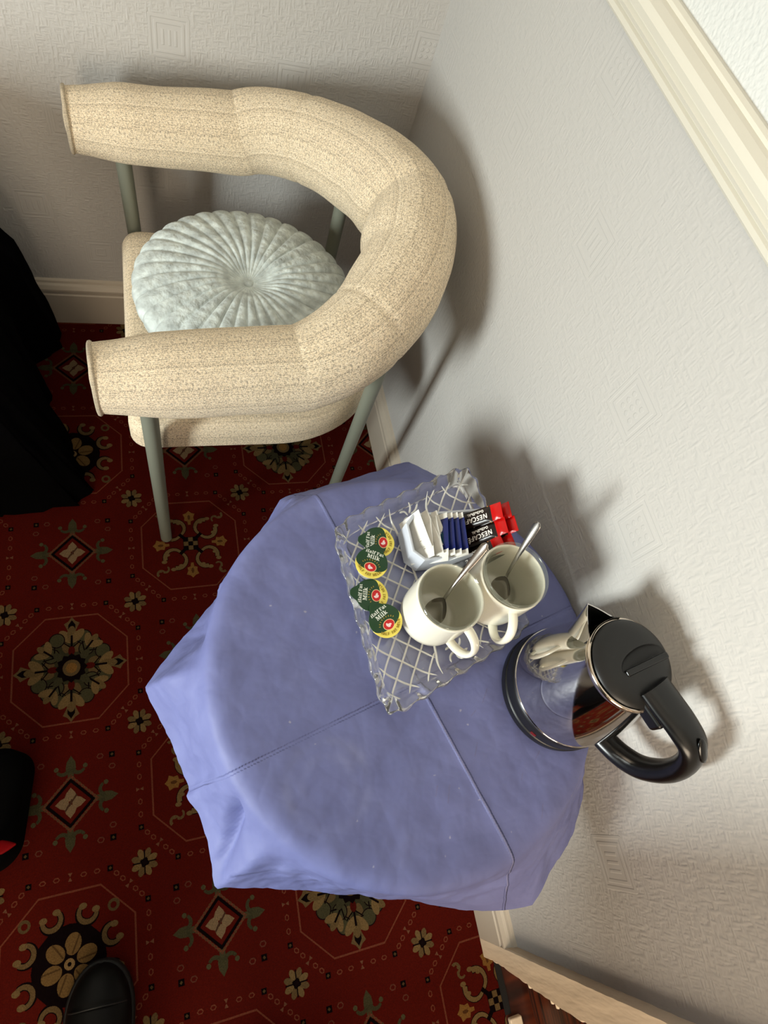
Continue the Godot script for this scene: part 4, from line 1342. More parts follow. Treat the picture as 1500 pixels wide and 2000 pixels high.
func build_milk() -> void:
	var white := mat(Color(0.86, 0.85, 0.83), 0.35)
	var lid := mat(Color.WHITE, 0.35)
	lid.albedo_texture = tex(lid_image())
	var ink := mat(Color(0.88, 0.9, 0.86), 0.5)
	var tan := mat(Color(0.6, 0.5, 0.1), 0.5)
	var outline := PackedVector2Array()
	for i in 60:
		var t := -PI / 2 + TAU * i / 60.0
		var r := 0.0215
		var dt := absf(wrapf(t + PI / 2, -PI, PI))
		r += 0.0075 * smoothstep(0.55, 0.0, dt) * (1.0 - 0.12 * exp(-pow(dt / 0.1, 2.0)))
		outline.append(Vector2(cos(t), sin(t)) * r)
	var lb := MB.new()
	var rows := []
	for q in [[0.35, 0.0009], [0.8, 0.0008], [0.97, 0.0008], [1.0, 0.0006], [1.0, 0.0], [0.9, 0.0]]:
		var row := PackedVector3Array()
		for p in outline: row.append(Vector3(p.x * q[0], q[1] + (0.0006 * sin(p.angle() * 5.0) if q[0] > 0.95 else 0.0), p.y * q[0]))
		rows.append(row)
	lb.grid(rows, true)
	lb.fan(rows[0], Vector3(0, 0.0009, 0), true)
	lb.fan(rows[5], Vector3(0, 0.0, 0))
	for i in lb.v.size(): lb.uv[i] = Vector2(0.5 + lb.v[i].x / 0.064, 0.5 + lb.v[i].z / 0.064)
	var lm := lb.outward().mesh()
	var cup := lathe([Vector2(0, 0.0), Vector2(0.013, 0.0), Vector2(0.0142, 0.001), Vector2(0.0175, 0.021), Vector2(0.0178, 0.0225), Vector2(0.0208, 0.0228), Vector2(0.0210, 0.0238), Vector2(0.0207, 0.0244), Vector2(0, 0.0244)], 40).outward().mesh()
	var w1 := lettering("Half Fat", 0.0046, "Droid Serif").mesh(true)
	var w2 := lettering("Milk", 0.0056, "Droid Serif").mesh(true)
	var arc := MB.new()
	var s := "HALF FAT MILK"
	for i in s.length():
		if s[i] == " ": continue
		var t := lerpf(2.55, 0.60, i / float(s.length() - 1))
		var l := lettering(s[i], 0.0024)
		arc.add(l, Transform3D(Basis(Vector3.FORWARD, PI / 2 - t) if false else Basis(Vector3(0, 0, 1), PI / 2 - t) , Vector3(cos(t) * 0.0168, -sin(t) * 0.0168, 0)))
	var am := arc.mesh(true)
	var pots := [[0.2465, -0.2755, 0.0, -166.0, 0.0, "milk pot furthest from the kettle, tab pointing left"], [0.2315, -0.2455, 0.0025, -62.0, 0.10, "second milk pot from the far end, yellow side nearest"],
		[0.2225, -0.2045, 0.0, -165.0, 0.0, "third milk pot from the far end, tab pointing left"], [0.2345, -0.1695, 0.0025, -120.0, 0.10, "milk pot nearest the front, partly over its neighbour"]]
	for p in pots:
		var o := thing("milk_pot", p[5] + ", green and yellow foil lid", "milk pot", Vector3(p[0], FLOOR_Y + p[2], p[1]), 0.0, "milk pots on the crystal tray")
		# local -z is the tab: turn it to the heading
		var a := deg_to_rad(p[3])
		o.basis = Basis(Vector3(-cos(a), 0, -sin(a)), p[4] * 0.6) * Basis(Vector3.UP, -a - PI / 2)
		part("cup", cup, white, o)
		var l := part("foil_lid", lm, lid, o, at(Vector3(0, 0.0245, 0)), "green foil lid with a yellow crescent and red oval")
		var tb := Basis(Vector3(1, 0, 0), Vector3(0, 0, -1), Vector3(0, 1, 0))
		part("lettering", w1, ink, l, Transform3D(tb, Vector3(0, 0.0011, -0.0150)))
		part("lettering", w2, ink, l, Transform3D(tb, Vector3(0, 0.0011, -0.0085)))
		part("lettering", am, tan, l, Transform3D(tb, Vector3(0, 0.0011, 0.0)))

# ---------------------------------------------------------------- kettle
func build_kettle() -> void:
	var kp := Vector3(0.459, TOP + 0.0012, -0.0535)
	var o := thing("kettle", "polished steel electric kettle with black lid, base and loop handle on the blue cloth", "kettle", kp)
	var steel := mat(Color(0.80, 0.79, 0.78), 0.07, 1.0)
	var black := mat(Color(0.018, 0.018, 0.02), 0.42)
	var satin := mat(Color(0.02, 0.02, 0.022), 0.28)
	var yl := 0.166           # lid ring height
	part("base", lathe([Vector2(0, 0), Vector2(0.0745, 0), Vector2(0.0772, 0.002), Vector2(0.0778, 0.012), Vector2(0.0770, 0.0142), Vector2(0.0752, 0.0148), Vector2(0.0752, 0.0158), Vector2(0.0768, 0.0165), Vector2(0.0768, 0.031), Vector2(0.0758, 0.035), Vector2(0.0740, 0.0375), Vector2(0, 0.0375)], 96).outward().mesh(), black, o)
	part("indicator_light", rbox(Vector3(0.008, 0.005, 0.003), 0.0012, 2).mesh(), mat(Color(0.35, 0.02, 0.05), 0.2), o, Transform3D(Basis(Vector3.UP, -0.9), Vector3(-0.060, 0.0205, 0.0478)))
	part("trim_ring", lathe([Vector2(0.0735, 0.0365), Vector2(0.0758, 0.0368), Vector2(0.0762, 0.0380), Vector2(0.0756, 0.0394), Vector2(0.0740, 0.0396)], 96).outward().mesh(), steel, o)
	var prof := []
	for i in 25:
		var f := i / 24.0
		prof.append(Vector2(lerpf(0.0752, 0.0512, f) + 0.0055 * sin(f * PI) * (1.0 - 0.3 * f), lerpf(0.039, yl - 0.006, f)))
	part("body", lathe(prof, 128).mesh(), steel, o)
	part("rim_ring", lathe([Vector2(0.0500, yl - 0.008), Vector2(0.0520, yl - 0.0065), Vector2(0.0526, yl - 0.003), Vector2(0.0520, yl), Vector2(0.0495, yl + 0.001), Vector2(0.048, yl)], 96).mesh(), mat(Color(0.85, 0.80, 0.74), 0.14, 1.0), o)
	# lid: domed, with a scooped recess and a grip bar across it
	var lr := 0.0492
	var bd := Vector2(0.066, -0.0135).normalized()
	var bn := Vector2(-bd.y, bd.x)
	var bc := Vector2(0.010, 0.002)      # bar centre, plan, from the lid's axis
	var rows := []
	for i in 61:
		var r := lr * i / 60.0
		var row := PackedVector3Array()
		for j in 160:
			var t := TAU * j / 160
			var p := Vector2(cos(t), sin(t)) * r
			var y := yl + 0.0015 + 0.0125 * sqrt(maxf(0.0, 1.0 - pow(r / (lr + 0.0005), 2.6)))
			var a := (p - bc).dot(bd); var c := (p - bc).dot(bn)
			# scoop on the far side of the bar
			if c < 0.002:
				var dd := pow(a / 0.034, 2.0) + pow((c + 0.001) / 0.016, 2.0)
				if dd < 1.0: y -= 0.0075 * pow(1.0 - dd, 0.7) * smoothstep(0.0022, 0.0, c)
			row.append(Vector3(p.x, y, p.y))
		rows.append(row)
	var lb := MB.new(); lb.grid(rows, true, true)
	var lid := part("lid", lb.mesh(), black, o)
	lid.set_meta("label", "black domed lid")
	part("lid_grip", rbox(Vector3(0.062, 0.006, 0.0075), 0.0022, 3).mesh(), satin, lid, Transform3D(Basis(Vector3(bd.x, 0, bd.y), Vector3.UP, Vector3(bd.x, 0, bd.y).cross(Vector3.UP)), Vector3(bc.x + bn.x * 0.003, yl + 0.0125, bc.y + bn.y * 0.003)))
	# spout towards the far end
	var sd := Vector2(-0.03, -0.068).normalized()
	var sa := sd.angle()
	var brad := func(y: float) -> float:
		var f := clampf((y - 0.039) / (yl - 0.045), 0, 1)
		return lerpf(0.0752, 0.0512, f) + 0.0055 * sin(f * PI) * (1.0 - 0.3 * f)
	var sp := MB.new(); var sp2 := MB.new()
	var sr := []; var si := []
	for i in 13:
		var v := i / 12.0
		var row := PackedVector3Array(); var rin := PackedVector3Array()
		for j in 41:
			var u := -1.0 + 2.0 * j / 40.0
			var ph := sa + u * 0.60
			var rt := 0.0525 + 0.026 * pow(1.0 - absf(u), 1.15)
			var ytop := yl - 0.001 + 0.006 * pow(1.0 - absf(u), 1.2)
			var yb := lerpf(yl - 0.055, yl - 0.004, pow(absf(u), 1.4))
			var y := lerpf(yb, ytop, v)
			var r0: float = brad.call(yb)
			var r := lerpf(r0 - 0.001, rt, pow(v, 1.15))
			var nar := lerpf(1.0, 0.62, v * pow(1.0 - absf(u), 0.2))
			var ph2 := sa + u * 0.60 * nar
			row.append(Vector3(cos(ph2) * r, y, sin(ph2) * r))
			rin.append(Vector3(cos(ph2) * (r - 0.0014), y - 0.0006 * v, sin(ph2) * (r - 0.0014)))
		sr.append(row); si.append(rin)
	sp.grid(sr); sp2.grid(si, false, true)
	sp.grid([sr[12], si[12]])
	var spout := part("spout", sp.mesh(), steel, o)
	part("spout_lining", sp2.mesh(), black, spout)
	var flt := []
	for i in 5:
		var row := PackedVector3Array()
		for j in 21:
			var u := -1.0 + 2.0 * j / 20.0
			row.append(Vector3(cos(sa + u * 0.55) * 0.0515, lerpf(yl - 0.045, yl + 0.004, i / 4.0), sin(sa + u * 0.55) * 0.0515))
		flt.append(row)
	var fb := MB.new(); fb.grid(flt)
	part("spout_filter", fb.mesh(), black, spout)
	for k in 5:
		var u := -0.5 + 0.25 * k
		part("filter_slot", rbox(Vector3(0.0014, 0.016, 0.003), 0.0005, 1).mesh(), mat(Color(0.004, 0.004, 0.004), 0.9), spout, Transform3D(Basis(Vector3.UP, -sa - u), Vector3(cos(sa + u) * 0.0518, yl - 0.012, sin(sa + u) * 0.0518)))
	# loop handle opposite the spout
	var hd := Vector2(0.33, 0.944).normalized()
	var d3 := Vector3(hd.x, 0, hd.y)
	var ctrl := [Vector2(0.030, yl + 0.0115), Vector2(0.052, yl + 0.0125), Vector2(0.078, yl + 0.0135), Vector2(0.099, yl + 0.009), Vector2(0.114, yl - 0.012), Vector2(0.122, yl - 0.042), Vector2(0.121, yl - 0.072), Vector2(0.113, yl - 0.098), Vector2(0.096, yl - 0.117), Vector2(0.074, yl - 0.128), Vector2(0.060, yl - 0.131)]
	var cv := Curve3D.new()
	for i in ctrl.size():
		var p: Vector2 = ctrl[i]
		var a: Vector2 = ctrl[maxi(i - 1, 0)]; var c: Vector2 = ctrl[mini(i + 1, ctrl.size() - 1)]
		var tg := (c - a) / 6.0
		cv.add_point(d3 * p.x + Vector3.UP * p.y, d3 * -tg.x + Vector3.UP * -tg.y, d3 * tg.x + Vector3.UP * tg.y)
	cv.bake_interval = 0.002
	var raw := cv.get_baked_points()
	var hs := d3.cross(Vector3.UP)
	var hb := tube(raw, func(s): return lerpf(0.0095, 0.0125, smoothstep(0.0, 0.45, s)) * (1.0 if s < 0.8 else lerpf(1.0, 0.8, (s - 0.8) / 0.2)), func(s): return lerpf(0.0215, 0.0155, smoothstep(0.05, 0.55, s)), 28, hs)
	var h := part("handle", hb.mesh(), satin, o)
	part("switch", lathe([Vector2(0, 0.0025), Vector2(0.006, 0.002), Vector2(0.0085, 0.0008), Vector2(0.009, -0.001)], 28).mesh(), mat(Color(0.008, 0.008, 0.009), 0.2), h, Transform3D(Basis(hs * 0.75, d3 * 0.58 + Vector3.UP * 0.82, (d3 * 0.82 - Vector3.UP * 0.58) * 1.7), d3 * 0.1055 + Vector3.UP * (yl + 0.0182)))
	# hinge block between lid and handle
	part("hinge", rbox(Vector3(0.034, 0.020, 0.044), 0.005, 3).mesh(), satin, h, Transform3D(Basis(d3, Vector3.UP, d3.cross(Vector3.UP)), d3 * 0.052 + Vector3.UP * (yl - 0.001)))

# ---------------------------------------------------------------- dark things at the left and the shoe
func build_coat() -> void:
	var o := thing("black_cloth_heap", "heavy black cloth hanging in folds to the carpet at the photo's left edge", "fabric", Vector3(-0.62, 0, -0.95))
	var m := mat(Color(0.018, 0.018, 0.02), 0.95)
	m.metallic_specular = 0.1
	bump(m, noise_img(256, 256, 0.1, 61, 3), 0.05); triplanar(m, Vector3.ONE * 4.0)
	# outline at three heights, metres from the thing's base (x, z), counter-clockwise seen from above
	var r0 := [[0.345, -0.29], [0.352, -0.22], [0.30, -0.17], [0.335, -0.05], [0.385, 0.10], [0.425, 0.205], [0.395, 0.243], [0.24, 0.262], [0.02, 0.28], [-0.25, 0.26], [-0.36, 0.05], [-0.34, -0.2], [-0.1, -0.305], [0.15, -0.315]]
	var r1 := [[0.315, -0.24], [0.325, -0.17], [0.29, -0.12], [0.30, -0.02], [0.315, 0.10], [0.325, 0.17], [0.30, 0.21], [0.20, 0.23], [0.0, 0.25], [-0.24, 0.23], [-0.33, 0.05], [-0.31, -0.17], [-0.1, -0.27], [0.14, -0.275]]
	var r2 := [[0.20, -0.14], [0.235, -0.06], [0.24, -0.01], [0.24, 0.03], [0.235, 0.08], [0.225, 0.12], [0.19, 0.15], [0.12, 0.17], [-0.02, 0.19], [-0.2, 0.17], [-0.27, 0.03], [-0.25, -0.11], [-0.09, -0.19], [0.09, -0.19]]
	var nz := FastNoiseLite.new(); nz.seed = 71; nz.frequency = 1.6
	var rows := []
	var nc := 112
	for i in 31:
		var f := i / 30.0
		var y := 0.66 * f
		var row := PackedVector3Array()
		for j in nc:
			var s := j / float(nc) * r0.size()
			var k := int(s); var g := s - k
			g = smoothstep(0, 1, g)
			var kk := (k + 1) % r0.size()
			var p0 := Vector2(r0[k][0], r0[k][1]).lerp(Vector2(r0[kk][0], r0[kk][1]), g)
			var p1 := Vector2(r1[k][0], r1[k][1]).lerp(Vector2(r1[kk][0], r1[kk][1]), g)
			var p2 := Vector2(r2[k][0], r2[k][1]).lerp(Vector2(r2[kk][0], r2[kk][1]), g)
			var p := p0.lerp(p1, f / 0.5) if f < 0.5 else p1.lerp(p2, (f - 0.5) / 0.5)
			p *= 1.0 + 0.05 * nz.get_noise_2d(s * 1.1, f * 0.8) * (1.0 - 0.6 * f)
			row.append(Vector3(p.x, maxf(y, 0.002), p.y))
		rows.append(row)
	for q in [[0.85, 0.685], [0.55, 0.70], [0.2, 0.705]]:
		var row := PackedVector3Array()
		for p in rows[30]: row.append(Vector3(p.x * q[0], q[1], p.z * q[0]))
		rows.append(row)
	var b := MB.new(); b.grid(rows, true)
	b.fan(rows[33], Vector3(0, 0.706, 0))
	part("folded_cloth", b.outward().mesh(), m, o)

func build_bed() -> void:
	var o := thing("bed", "low bed with a dark grey cover beyond the photo's left edge", "bed", Vector3(-1.25, 0, 0.45))
	var cover := mat(Color(0.16, 0.15, 0.15), 0.95)
	var wood := mat(Color(0.2, 0.1, 0.05), 0.5)
	part("divan_base", rbox(Vector3(1.02, 0.24, 1.62), 0.02, 3).mesh(), wood, o, at(Vector3(0, 0.18, 0)))
	part("mattress", rbox(Vector3(1.04, 0.20, 1.64), 0.05, 4).mesh(), mat(Color(0.7, 0.68, 0.64), 0.9), o, at(Vector3(0, 0.40, 0)))
	part("bedcover", rbox(Vector3(1.07, 0.16, 1.67), 0.05, 4).mesh(), cover, o, at(Vector3(0, 0.445, 0)))
	for x in [-0.44, 0.44]:
		for z in [-0.72, 0.72]: part("leg", rod(Vector3(x, 0, z), Vector3(x, 0.07, z), 0.02, 0.026).mesh(), wood, o)

func build_bag() -> void:
	var o := thing("black_bag", "black soft bag on the carpet at the lower left edge with a red strap end", "bag", Vector3(-0.478, 0, -0.072))
	var m := mat(Color(0.03, 0.03, 0.032), 0.9)
	m.metallic_specular = 0.1
	var b := rbox(Vector3(0.36, 0.15, 0.20), 0.045, 6)
	for i in b.v.size():
		var p := b.v[i]
		p.x += 0.012 * p.z / 0.1 * -1.0
		p.y += 0.01 * sin(p.x * 14.0) * (p.y + 0.075) / 0.15
		b.v[i] = p
	var body := part("body", b.mesh(), m, o, at(Vector3(0, 0.076, 0)))
	var red := mat(Color(0.42, 0.012, 0.03), 0.6)
	red.metallic_specular = 0.15
	var pts := PackedVector3Array()
	for i in 20:
		var f := i / 19.0
		pts.append(Vector3(lerpf(0.0, 0.186, f), 0.160 - 0.006 * f, 0.062 - 0.002 * f))
	part("strap_end", tube(pts, func(s): return 0.0105 * (1.0 if s < 0.91 else maxf(0.12, 1.0 - (s - 0.91) / 0.1)), func(s): return 0.003, 14).mesh(), red, o, Transform3D.IDENTITY, "red strap end with a pointed tip")
	part("zip", tube(PackedVector3Array([Vector3(-0.17, 0.150, -0.01), Vector3(0.0, 0.1515, -0.012), Vector3(0.14, 0.148, -0.014)]), func(s): return 0.005, func(s): return 0.002, 8).mesh(), mat(Color(0.03, 0.03, 0.03), 0.4), o)

func shoe_mesh(zt: float) -> Array:
	# toe at z = 0, heel at z = 0.285; a closed shell of cross sections
	var rows := []
	var sole := []
	for i in 101:
		var f := i / 100.0
		var z := 0.285 * f
		var w := 0.0525 * (1.0 - 0.30 * smoothstep(0.34, 0.72, f) + 0.03 * smoothstep(0.7, 0.85, f))
		if f < 0.30: w *= pow(clampf(1.0 - pow(1.0 - (f + 0.001) / 0.301, 2.2), 0.0, 1.0), 0.5)
		if f > 0.90: w *= sqrt(clampf(1.0 - pow((f - 0.90) / 0.101, 2.0), 0.0, 1.0))
		var h := 0.038 + 0.014 * smoothstep(0.05, 0.35, f) + 0.045 * smoothstep(0.38, 0.75, f)
		h *= pow(clampf(1.0 - pow(1.0 - clampf((f + 0.004) / 0.16, 0, 1), 2.0), 0.0, 1.0), 0.5)
		var row := PackedVector3Array()
		for j in 25:
			var t := PI * j / 24.0
			var seam := 0.0022 * exp(-pow((f - 0.185 - 0.02 * pow(cos(t), 2.0)) / 0.010, 2.0))
			row.append(Vector3(-cos(t) * w, 0.016 + (h - seam) * pow(sin(t), 0.85), z))
		rows.append(row)
		var sr := PackedVector3Array()
		var sw := w + 0.004
		for q in [Vector2(-sw, 0.0), Vector2(-sw, 0.014), Vector2(-sw + 0.004, 0.018), Vector2(sw - 0.004, 0.018), Vector2(sw, 0.014), Vector2(sw, 0.0)]: sr.append(Vector3(q.x, q.y, z - 0.003 + 0.006 * f))
		sole.append(sr)
	var a := MB.new(); a.grid(rows)
	var b := MB.new(); b.grid(sole, true)
	b.fan(sole[0], Vector3(0, 0.008, -0.003), true); b.fan(sole[100], Vector3(0, 0.008, 0.288))
	return [a.mesh(), b.mesh()]

# ---------------------------------------------------------------- the photographer, outside the frame but for one shoe
# bones: [a, b, radius a, radius b]; smooth union meshed with surface nets
func nets(bones: Array, lo: Vector3, hi: Vector3, cell: float, sharp: float) -> MB:
	var nx := int((hi.x - lo.x) / cell) + 1; var ny := int((hi.y - lo.y) / cell) + 1; var nz := int((hi.z - lo.z) / cell) + 1
	var acc := PackedFloat32Array(); acc.resize(nx * ny * nz)
	for bn in bones:
		var a: Vector3 = bn[0]; var b: Vector3 = bn[1]
		var ra: float = bn[2]; var rb: float = bn[3]
		var m := maxf(ra, rb) + 5.0 / sharp
		var l := ((a.min(b) - Vector3.ONE * m - lo) / cell).floor().max(Vector3.ZERO)
		var h := ((a.max(b) + Vector3.ONE * m - lo) / cell).ceil().min(Vector3(nx - 1, ny - 1, nz - 1))
		var ab := b - a; var l2 := maxf(ab.length_squared(), 1e-9)
		for z in range(int(l.z), int(h.z) + 1):
			for y in range(int(l.y), int(h.y) + 1):
				var base := (z * ny + y) * nx
				for x in range(int(l.x), int(h.x) + 1):
					var p := lo + Vector3(x, y, z) * cell
					var t := clampf((p - a).dot(ab) / l2, 0.0, 1.0)
					var d := p.distance_to(a + ab * t) - lerpf(ra, rb, t)
					if d < 4.5 / sharp: acc[base + x] += exp(-sharp * maxf(d, -0.04))
	for i in acc.size(): acc[i] = 1.0 - acc[i]     # negative inside
	var id := PackedInt32Array(); id.resize(nx * ny * nz); id.fill(-1)
	var mb := MB.new()
	var sx := 1; var sy := nx; var sz := nx * ny
	var off := [0, sx, sy, sx + sy, sz, sz + sx, sz + sy, sz + sx + sy]
	var ed := [[0, 1], [2, 3], [4, 5], [6, 7], [0, 2], [1, 3], [4, 6], [5, 7], [0, 4], [1, 5], [2, 6], [3, 7]]
	for z in nz - 1:
		for y in ny - 1:
			for x in nx - 1:
				var i := (z * ny + y) * nx + x
				var n := 0
				for k in 8:
					if acc[i + off[k]] < 0.0: n += 1
				if n == 0 or n == 8: continue
				var sum := Vector3.ZERO; var c := 0
				for e in ed:
					var f0 := acc[i + off[e[0]]]; var f1 := acc[i + off[e[1]]]
					if (f0 < 0.0) != (f1 < 0.0):
						# distances go with the logarithm of the sum
						var g0 := -log(maxf(1.0 - f0, 1e-3)); var g1 := -log(maxf(1.0 - f1, 1e-3))
						var t := clampf(g0 / (g0 - g1), 0.0, 1.0)
						var p0 := Vector3(e[0] & 1, (e[0] >> 1) & 1, e[0] >> 2); var p1 := Vector3(e[1] & 1, (e[1] >> 1) & 1, e[1] >> 2)
						sum += p0.lerp(p1, t); c += 1
				id[i] = mb.vert(lo + (Vector3(x, y, z) + sum / c) * cell)
	for z in range(1, nz - 1):
		for y in range(1, ny - 1):
			for x in range(1, nx - 1):
				var i := (z * ny + y) * nx + x
				var inside := acc[i] < 0.0
				for ax in [[sx, sy, sz], [sy, sz, sx], [sz, sx, sy]]:
					if inside != (acc[i + ax[0]] < 0.0):
						var q := [id[i], id[i - ax[1]], id[i - ax[1] - ax[2]], id[i - ax[2]]]
						if q.min() < 0: continue
						if inside: mb.tri(q[0], q[2], q[1]); mb.tri(q[0], q[3], q[2])
						else: mb.tri(q[0], q[1], q[2]); mb.tri(q[0], q[2], q[3])
	return mb

func hand_bones(w: Vector3, down: Vector3, fwd: Vector3, side: Vector3) -> Array:
	# w wrist; fingers hang along "down" and curl towards "side" (the palm's facing), thumb towards "fwd"
	var b := [[w, w + down * 0.035, 0.024, 0.026]]
	var lens := [0.072, 0.080, 0.075, 0.060]
	for i in 4:
		var s := 0.030 - 0.0195 * i
		var k0 := w + down * 0.03 + fwd * s * 0.7
		var k1 := w + down * (0.088 - 0.004 * absf(i - 1.3)) + fwd * s
		b.append([k0, k1, 0.013, 0.0105])
		var d1 := (down + side * 0.25).normalized(); var d2 := (down + side * 0.75).normalized(); var d3 := (down * 0.7 + side).normalized()
		var l: float = lens[i]
		var p1 := k1 + d1 * l * 0.45; var p2 := p1 + d2 * l * 0.32; var p3 := p2 + d3 * l * 0.24
		b.append([k1, p1, 0.0098, 0.0088]); b.append([p1, p2, 0.0088, 0.0080]); b.append([p2, p3, 0.0080, 0.0070])
	var t0 := w + down * 0.02 + fwd * 0.022
	var t1 := t0 + (down * 0.7 + fwd * 0.6 + side * 0.3).normalized() * 0.042
	var t2 := t1 + (down + fwd * 0.25 + side * 0.3).normalized() * 0.032
	var t3 := t2 + (down + side * 0.35).normalized() * 0.024
	b.append([t0, t1, 0.016, 0.0115]); b.append([t1, t2, 0.0115, 0.0098]); b.append([t2, t3, 0.0098, 0.008])
	return b

func build_person() -> void:
	var o := thing("person", "person in long black coat and black shoes standing at lower left, one shoe toe showing", "person", Vector3(-0.08, 0, 0.45))
	var skin := mat(Color(0.72, 0.52, 0.42), 0.55)
	var cloth := mat(Color(0.014, 0.014, 0.016), 0.9)
	var trou := mat(Color(0.02, 0.02, 0.023), 0.9)
	var hair := mat(Color(0.07, 0.045, 0.03), 0.7)
	# joints, relative to the thing's base (x to the right of the photograph, -z towards the table)
	var la := Vector3(-0.104, 0.09, 0.0); var ra := Vector3(0.12, 0.09, 0.22)
	var lk := Vector3(-0.10, 0.47, -0.01); var rk := Vector3(0.11, 0.47, 0.10)
	var lh := Vector3(-0.085, 0.88, -0.04); var rh := Vector3(0.085, 0.88, -0.03)
	var pel := Vector3(0, 0.94, -0.09); var waist := Vector3(0, 1.08, -0.10); var neck := Vector3(0, 1.47, -0.09); var head := Vector3(0, 1.60, -0.12)
	var ls := Vector3(-0.175, 1.37, -0.07); var rs := Vector3(0.175, 1.37, -0.07)
	var le := Vector3(-0.235, 1.12, -0.04); var re := Vector3(0.235, 1.12, -0.04)
	var lw := Vector3(-0.245, 0.87, -0.07); var rw := Vector3(0.245, 0.87, -0.06)
	var legs := [[la, lk, 0.042, 0.058], [lk, lh, 0.06, 0.088], [ra, rk, 0.042, 0.058], [rk, rh, 0.06, 0.088], [lh, rh, 0.10, 0.10]]
	var trunk := [[Vector3(-0.05, 0.94, -0.09), Vector3(0.05, 0.94, -0.09), 0.115, 0.115], [pel, waist, 0.12, 0.11], [Vector3(-0.04, 1.08, -0.10), Vector3(-0.07, 1.28, -0.09), 0.10, 0.11], [Vector3(0.04, 1.08, -0.10), Vector3(0.07, 1.28, -0.09), 0.10, 0.11], [Vector3(-0.145, 1.385, -0.07), Vector3(0.145, 1.385, -0.07), 0.056, 0.056], [Vector3(0, 1.38, -0.07), neck, 0.062, 0.054]]
	var arms := [[ls, le, 0.055, 0.042], [le, lw, 0.042, 0.028], [rs, re, 0.055, 0.042], [re, rw, 0.042, 0.028]]
	var body := nets(legs + trunk + arms, Vector3(-0.36, 0.03, -0.28), Vector3(0.36, 1.58, 0.32), 0.014, 90.0)
	var dn := Vector3(0, -1, -0.05).normalized()
	var hb := hand_bones(lw, dn, Vector3(0, 0, -1), Vector3(1, 0, 0))
	body.add(nets(hb, lw + Vector3(-0.09, -0.22, -0.10), lw + Vector3(0.09, 0.06, 0.08), 0.0042, 260.0))
	hb = hand_bones(rw, dn, Vector3(0, 0, -1), Vector3(-1, 0, 0))
	body.add(nets(hb, rw + Vector3(-0.09, -0.22, -0.10), rw + Vector3(0.09, 0.06, 0.08), 0.0042, 260.0))
	var f := Vector3(0, -0.35, -1).normalized()      # looks ahead and down
	var up := Vector3(0, 1, -0.35).normalized()
	var rt := Vector3(1, 0, 0)
	var hd := [[neck - Vector3(0, 0.04, 0), head, 0.055, 0.056], [head + up * 0.035 - f * 0.025, head + up * 0.035 + f * 0.02, 0.082, 0.078], [head - up * 0.02 + f * 0.03, head - up * 0.055 + f * 0.052, 0.062, 0.04], [head + up * 0.012 + f * 0.09, head - up * 0.018 + f * 0.108, 0.009, 0.014], [head - up * 0.085 + f * 0.07, head - up * 0.09 + f * 0.072, 0.022, 0.02]]
	for s in [-1.0, 1.0]:
		hd.append([head + rt * s * 0.078 + up * 0.012, head + rt * s * 0.08 - up * 0.025, 0.013, 0.010])
		hd.append([head + rt * s * 0.02 + up * 0.036 + f * 0.092, head + rt * s * 0.048 + up * 0.032 + f * 0.078, 0.010, 0.009])
		hd.append([head + rt * s * 0.045 - up * 0.02 + f * 0.06, head + rt * s * 0.03 - up * 0.05 + f * 0.065, 0.026, 0.02])
	for q in [[-0.052, 0.006], [-0.063, 0.0065]]:
		hd.append([head + up * q[0] + f * 0.094 - rt * 0.02, head + up * q[0] + f * 0.094 + rt * 0.02, q[1], q[1]])
	body.add(nets(hd, head + Vector3(-0.14, -0.2, -0.17), head + Vector3(0.14, 0.17, 0.15), 0.0052, 200.0))
	part("body", body.mesh(), skin, o)
	var eye := lathe([Vector2(0, -0.011), Vector2(0.0055, -0.0095), Vector2(0.0095, -0.0055), Vector2(0.011, 0), Vector2(0.0095, 0.0055), Vector2(0.0055, 0.0095), Vector2(0, 0.011)], 20).outward().mesh()
	for s in [-1.0, 1.0]: part("eye", eye, mat(Color(0.12, 0.09, 0.07), 0.15), o, at(head + rt * s * 0.033 + up * 0.016 + f * 0.078))
	var hr := [[head + up * 0.062 - f * 0.04, head + up * 0.062 + f * 0.012, 0.082, 0.076], [head + up * 0.01 - f * 0.055, head - up * 0.05 - f * 0.045, 0.07, 0.055]]
	for s in [-1.0, 1.0]: hr.append([head + rt * s * 0.05 + up * 0.05 - f * 0.02, head + rt * s * 0.06 - up * 0.0 - f * 0.03, 0.05, 0.04])
	part("collar", nets([[Vector3(-0.045, 1.425, -0.07), Vector3(0.045, 1.425, -0.07), 0.034, 0.034], [Vector3(0, 1.43, -0.035), Vector3(0, 1.44, -0.045), 0.05, 0.04]], Vector3(-0.13, 1.33, -0.18), Vector3(0.13, 1.53, 0.08), 0.01, 110.0).mesh(), cloth, o)
	part("hair", nets(hr, head + Vector3(-0.15, -0.18, -0.15), head + Vector3(0.15, 0.2, 0.18), 0.007, 150.0).mesh(), hair, o)
	var grow := func(list: Array, g: float) -> Array:
		var r := []
		for b in list: r.append([b[0], b[1], b[2] + g, b[3] + g])
		return r
	# trousers end at the ankles, the coat at the knees and wrists
	part("trousers", nets(grow.call(legs, 0.014), Vector3(-0.36, 0.05, -0.28), Vector3(0.36, 1.1, 0.33), 0.014, 70.0).mesh(), trou, o)
	var skirt := [[Vector3(-0.06, 0.92, -0.10), Vector3(-0.11, 0.64, -0.085), 0.135, 0.15], [Vector3(0.05, 0.92, -0.10), Vector3(0.08, 0.66, -0.07), 0.135, 0.15], [Vector3(0, 0.9, -0.105), Vector3(0, 0.65, -0.085), 0.135, 0.15], [Vector3(0, 0.85, 0.0), Vector3(0.02, 0.62, 0.05), 0.135, 0.15]]
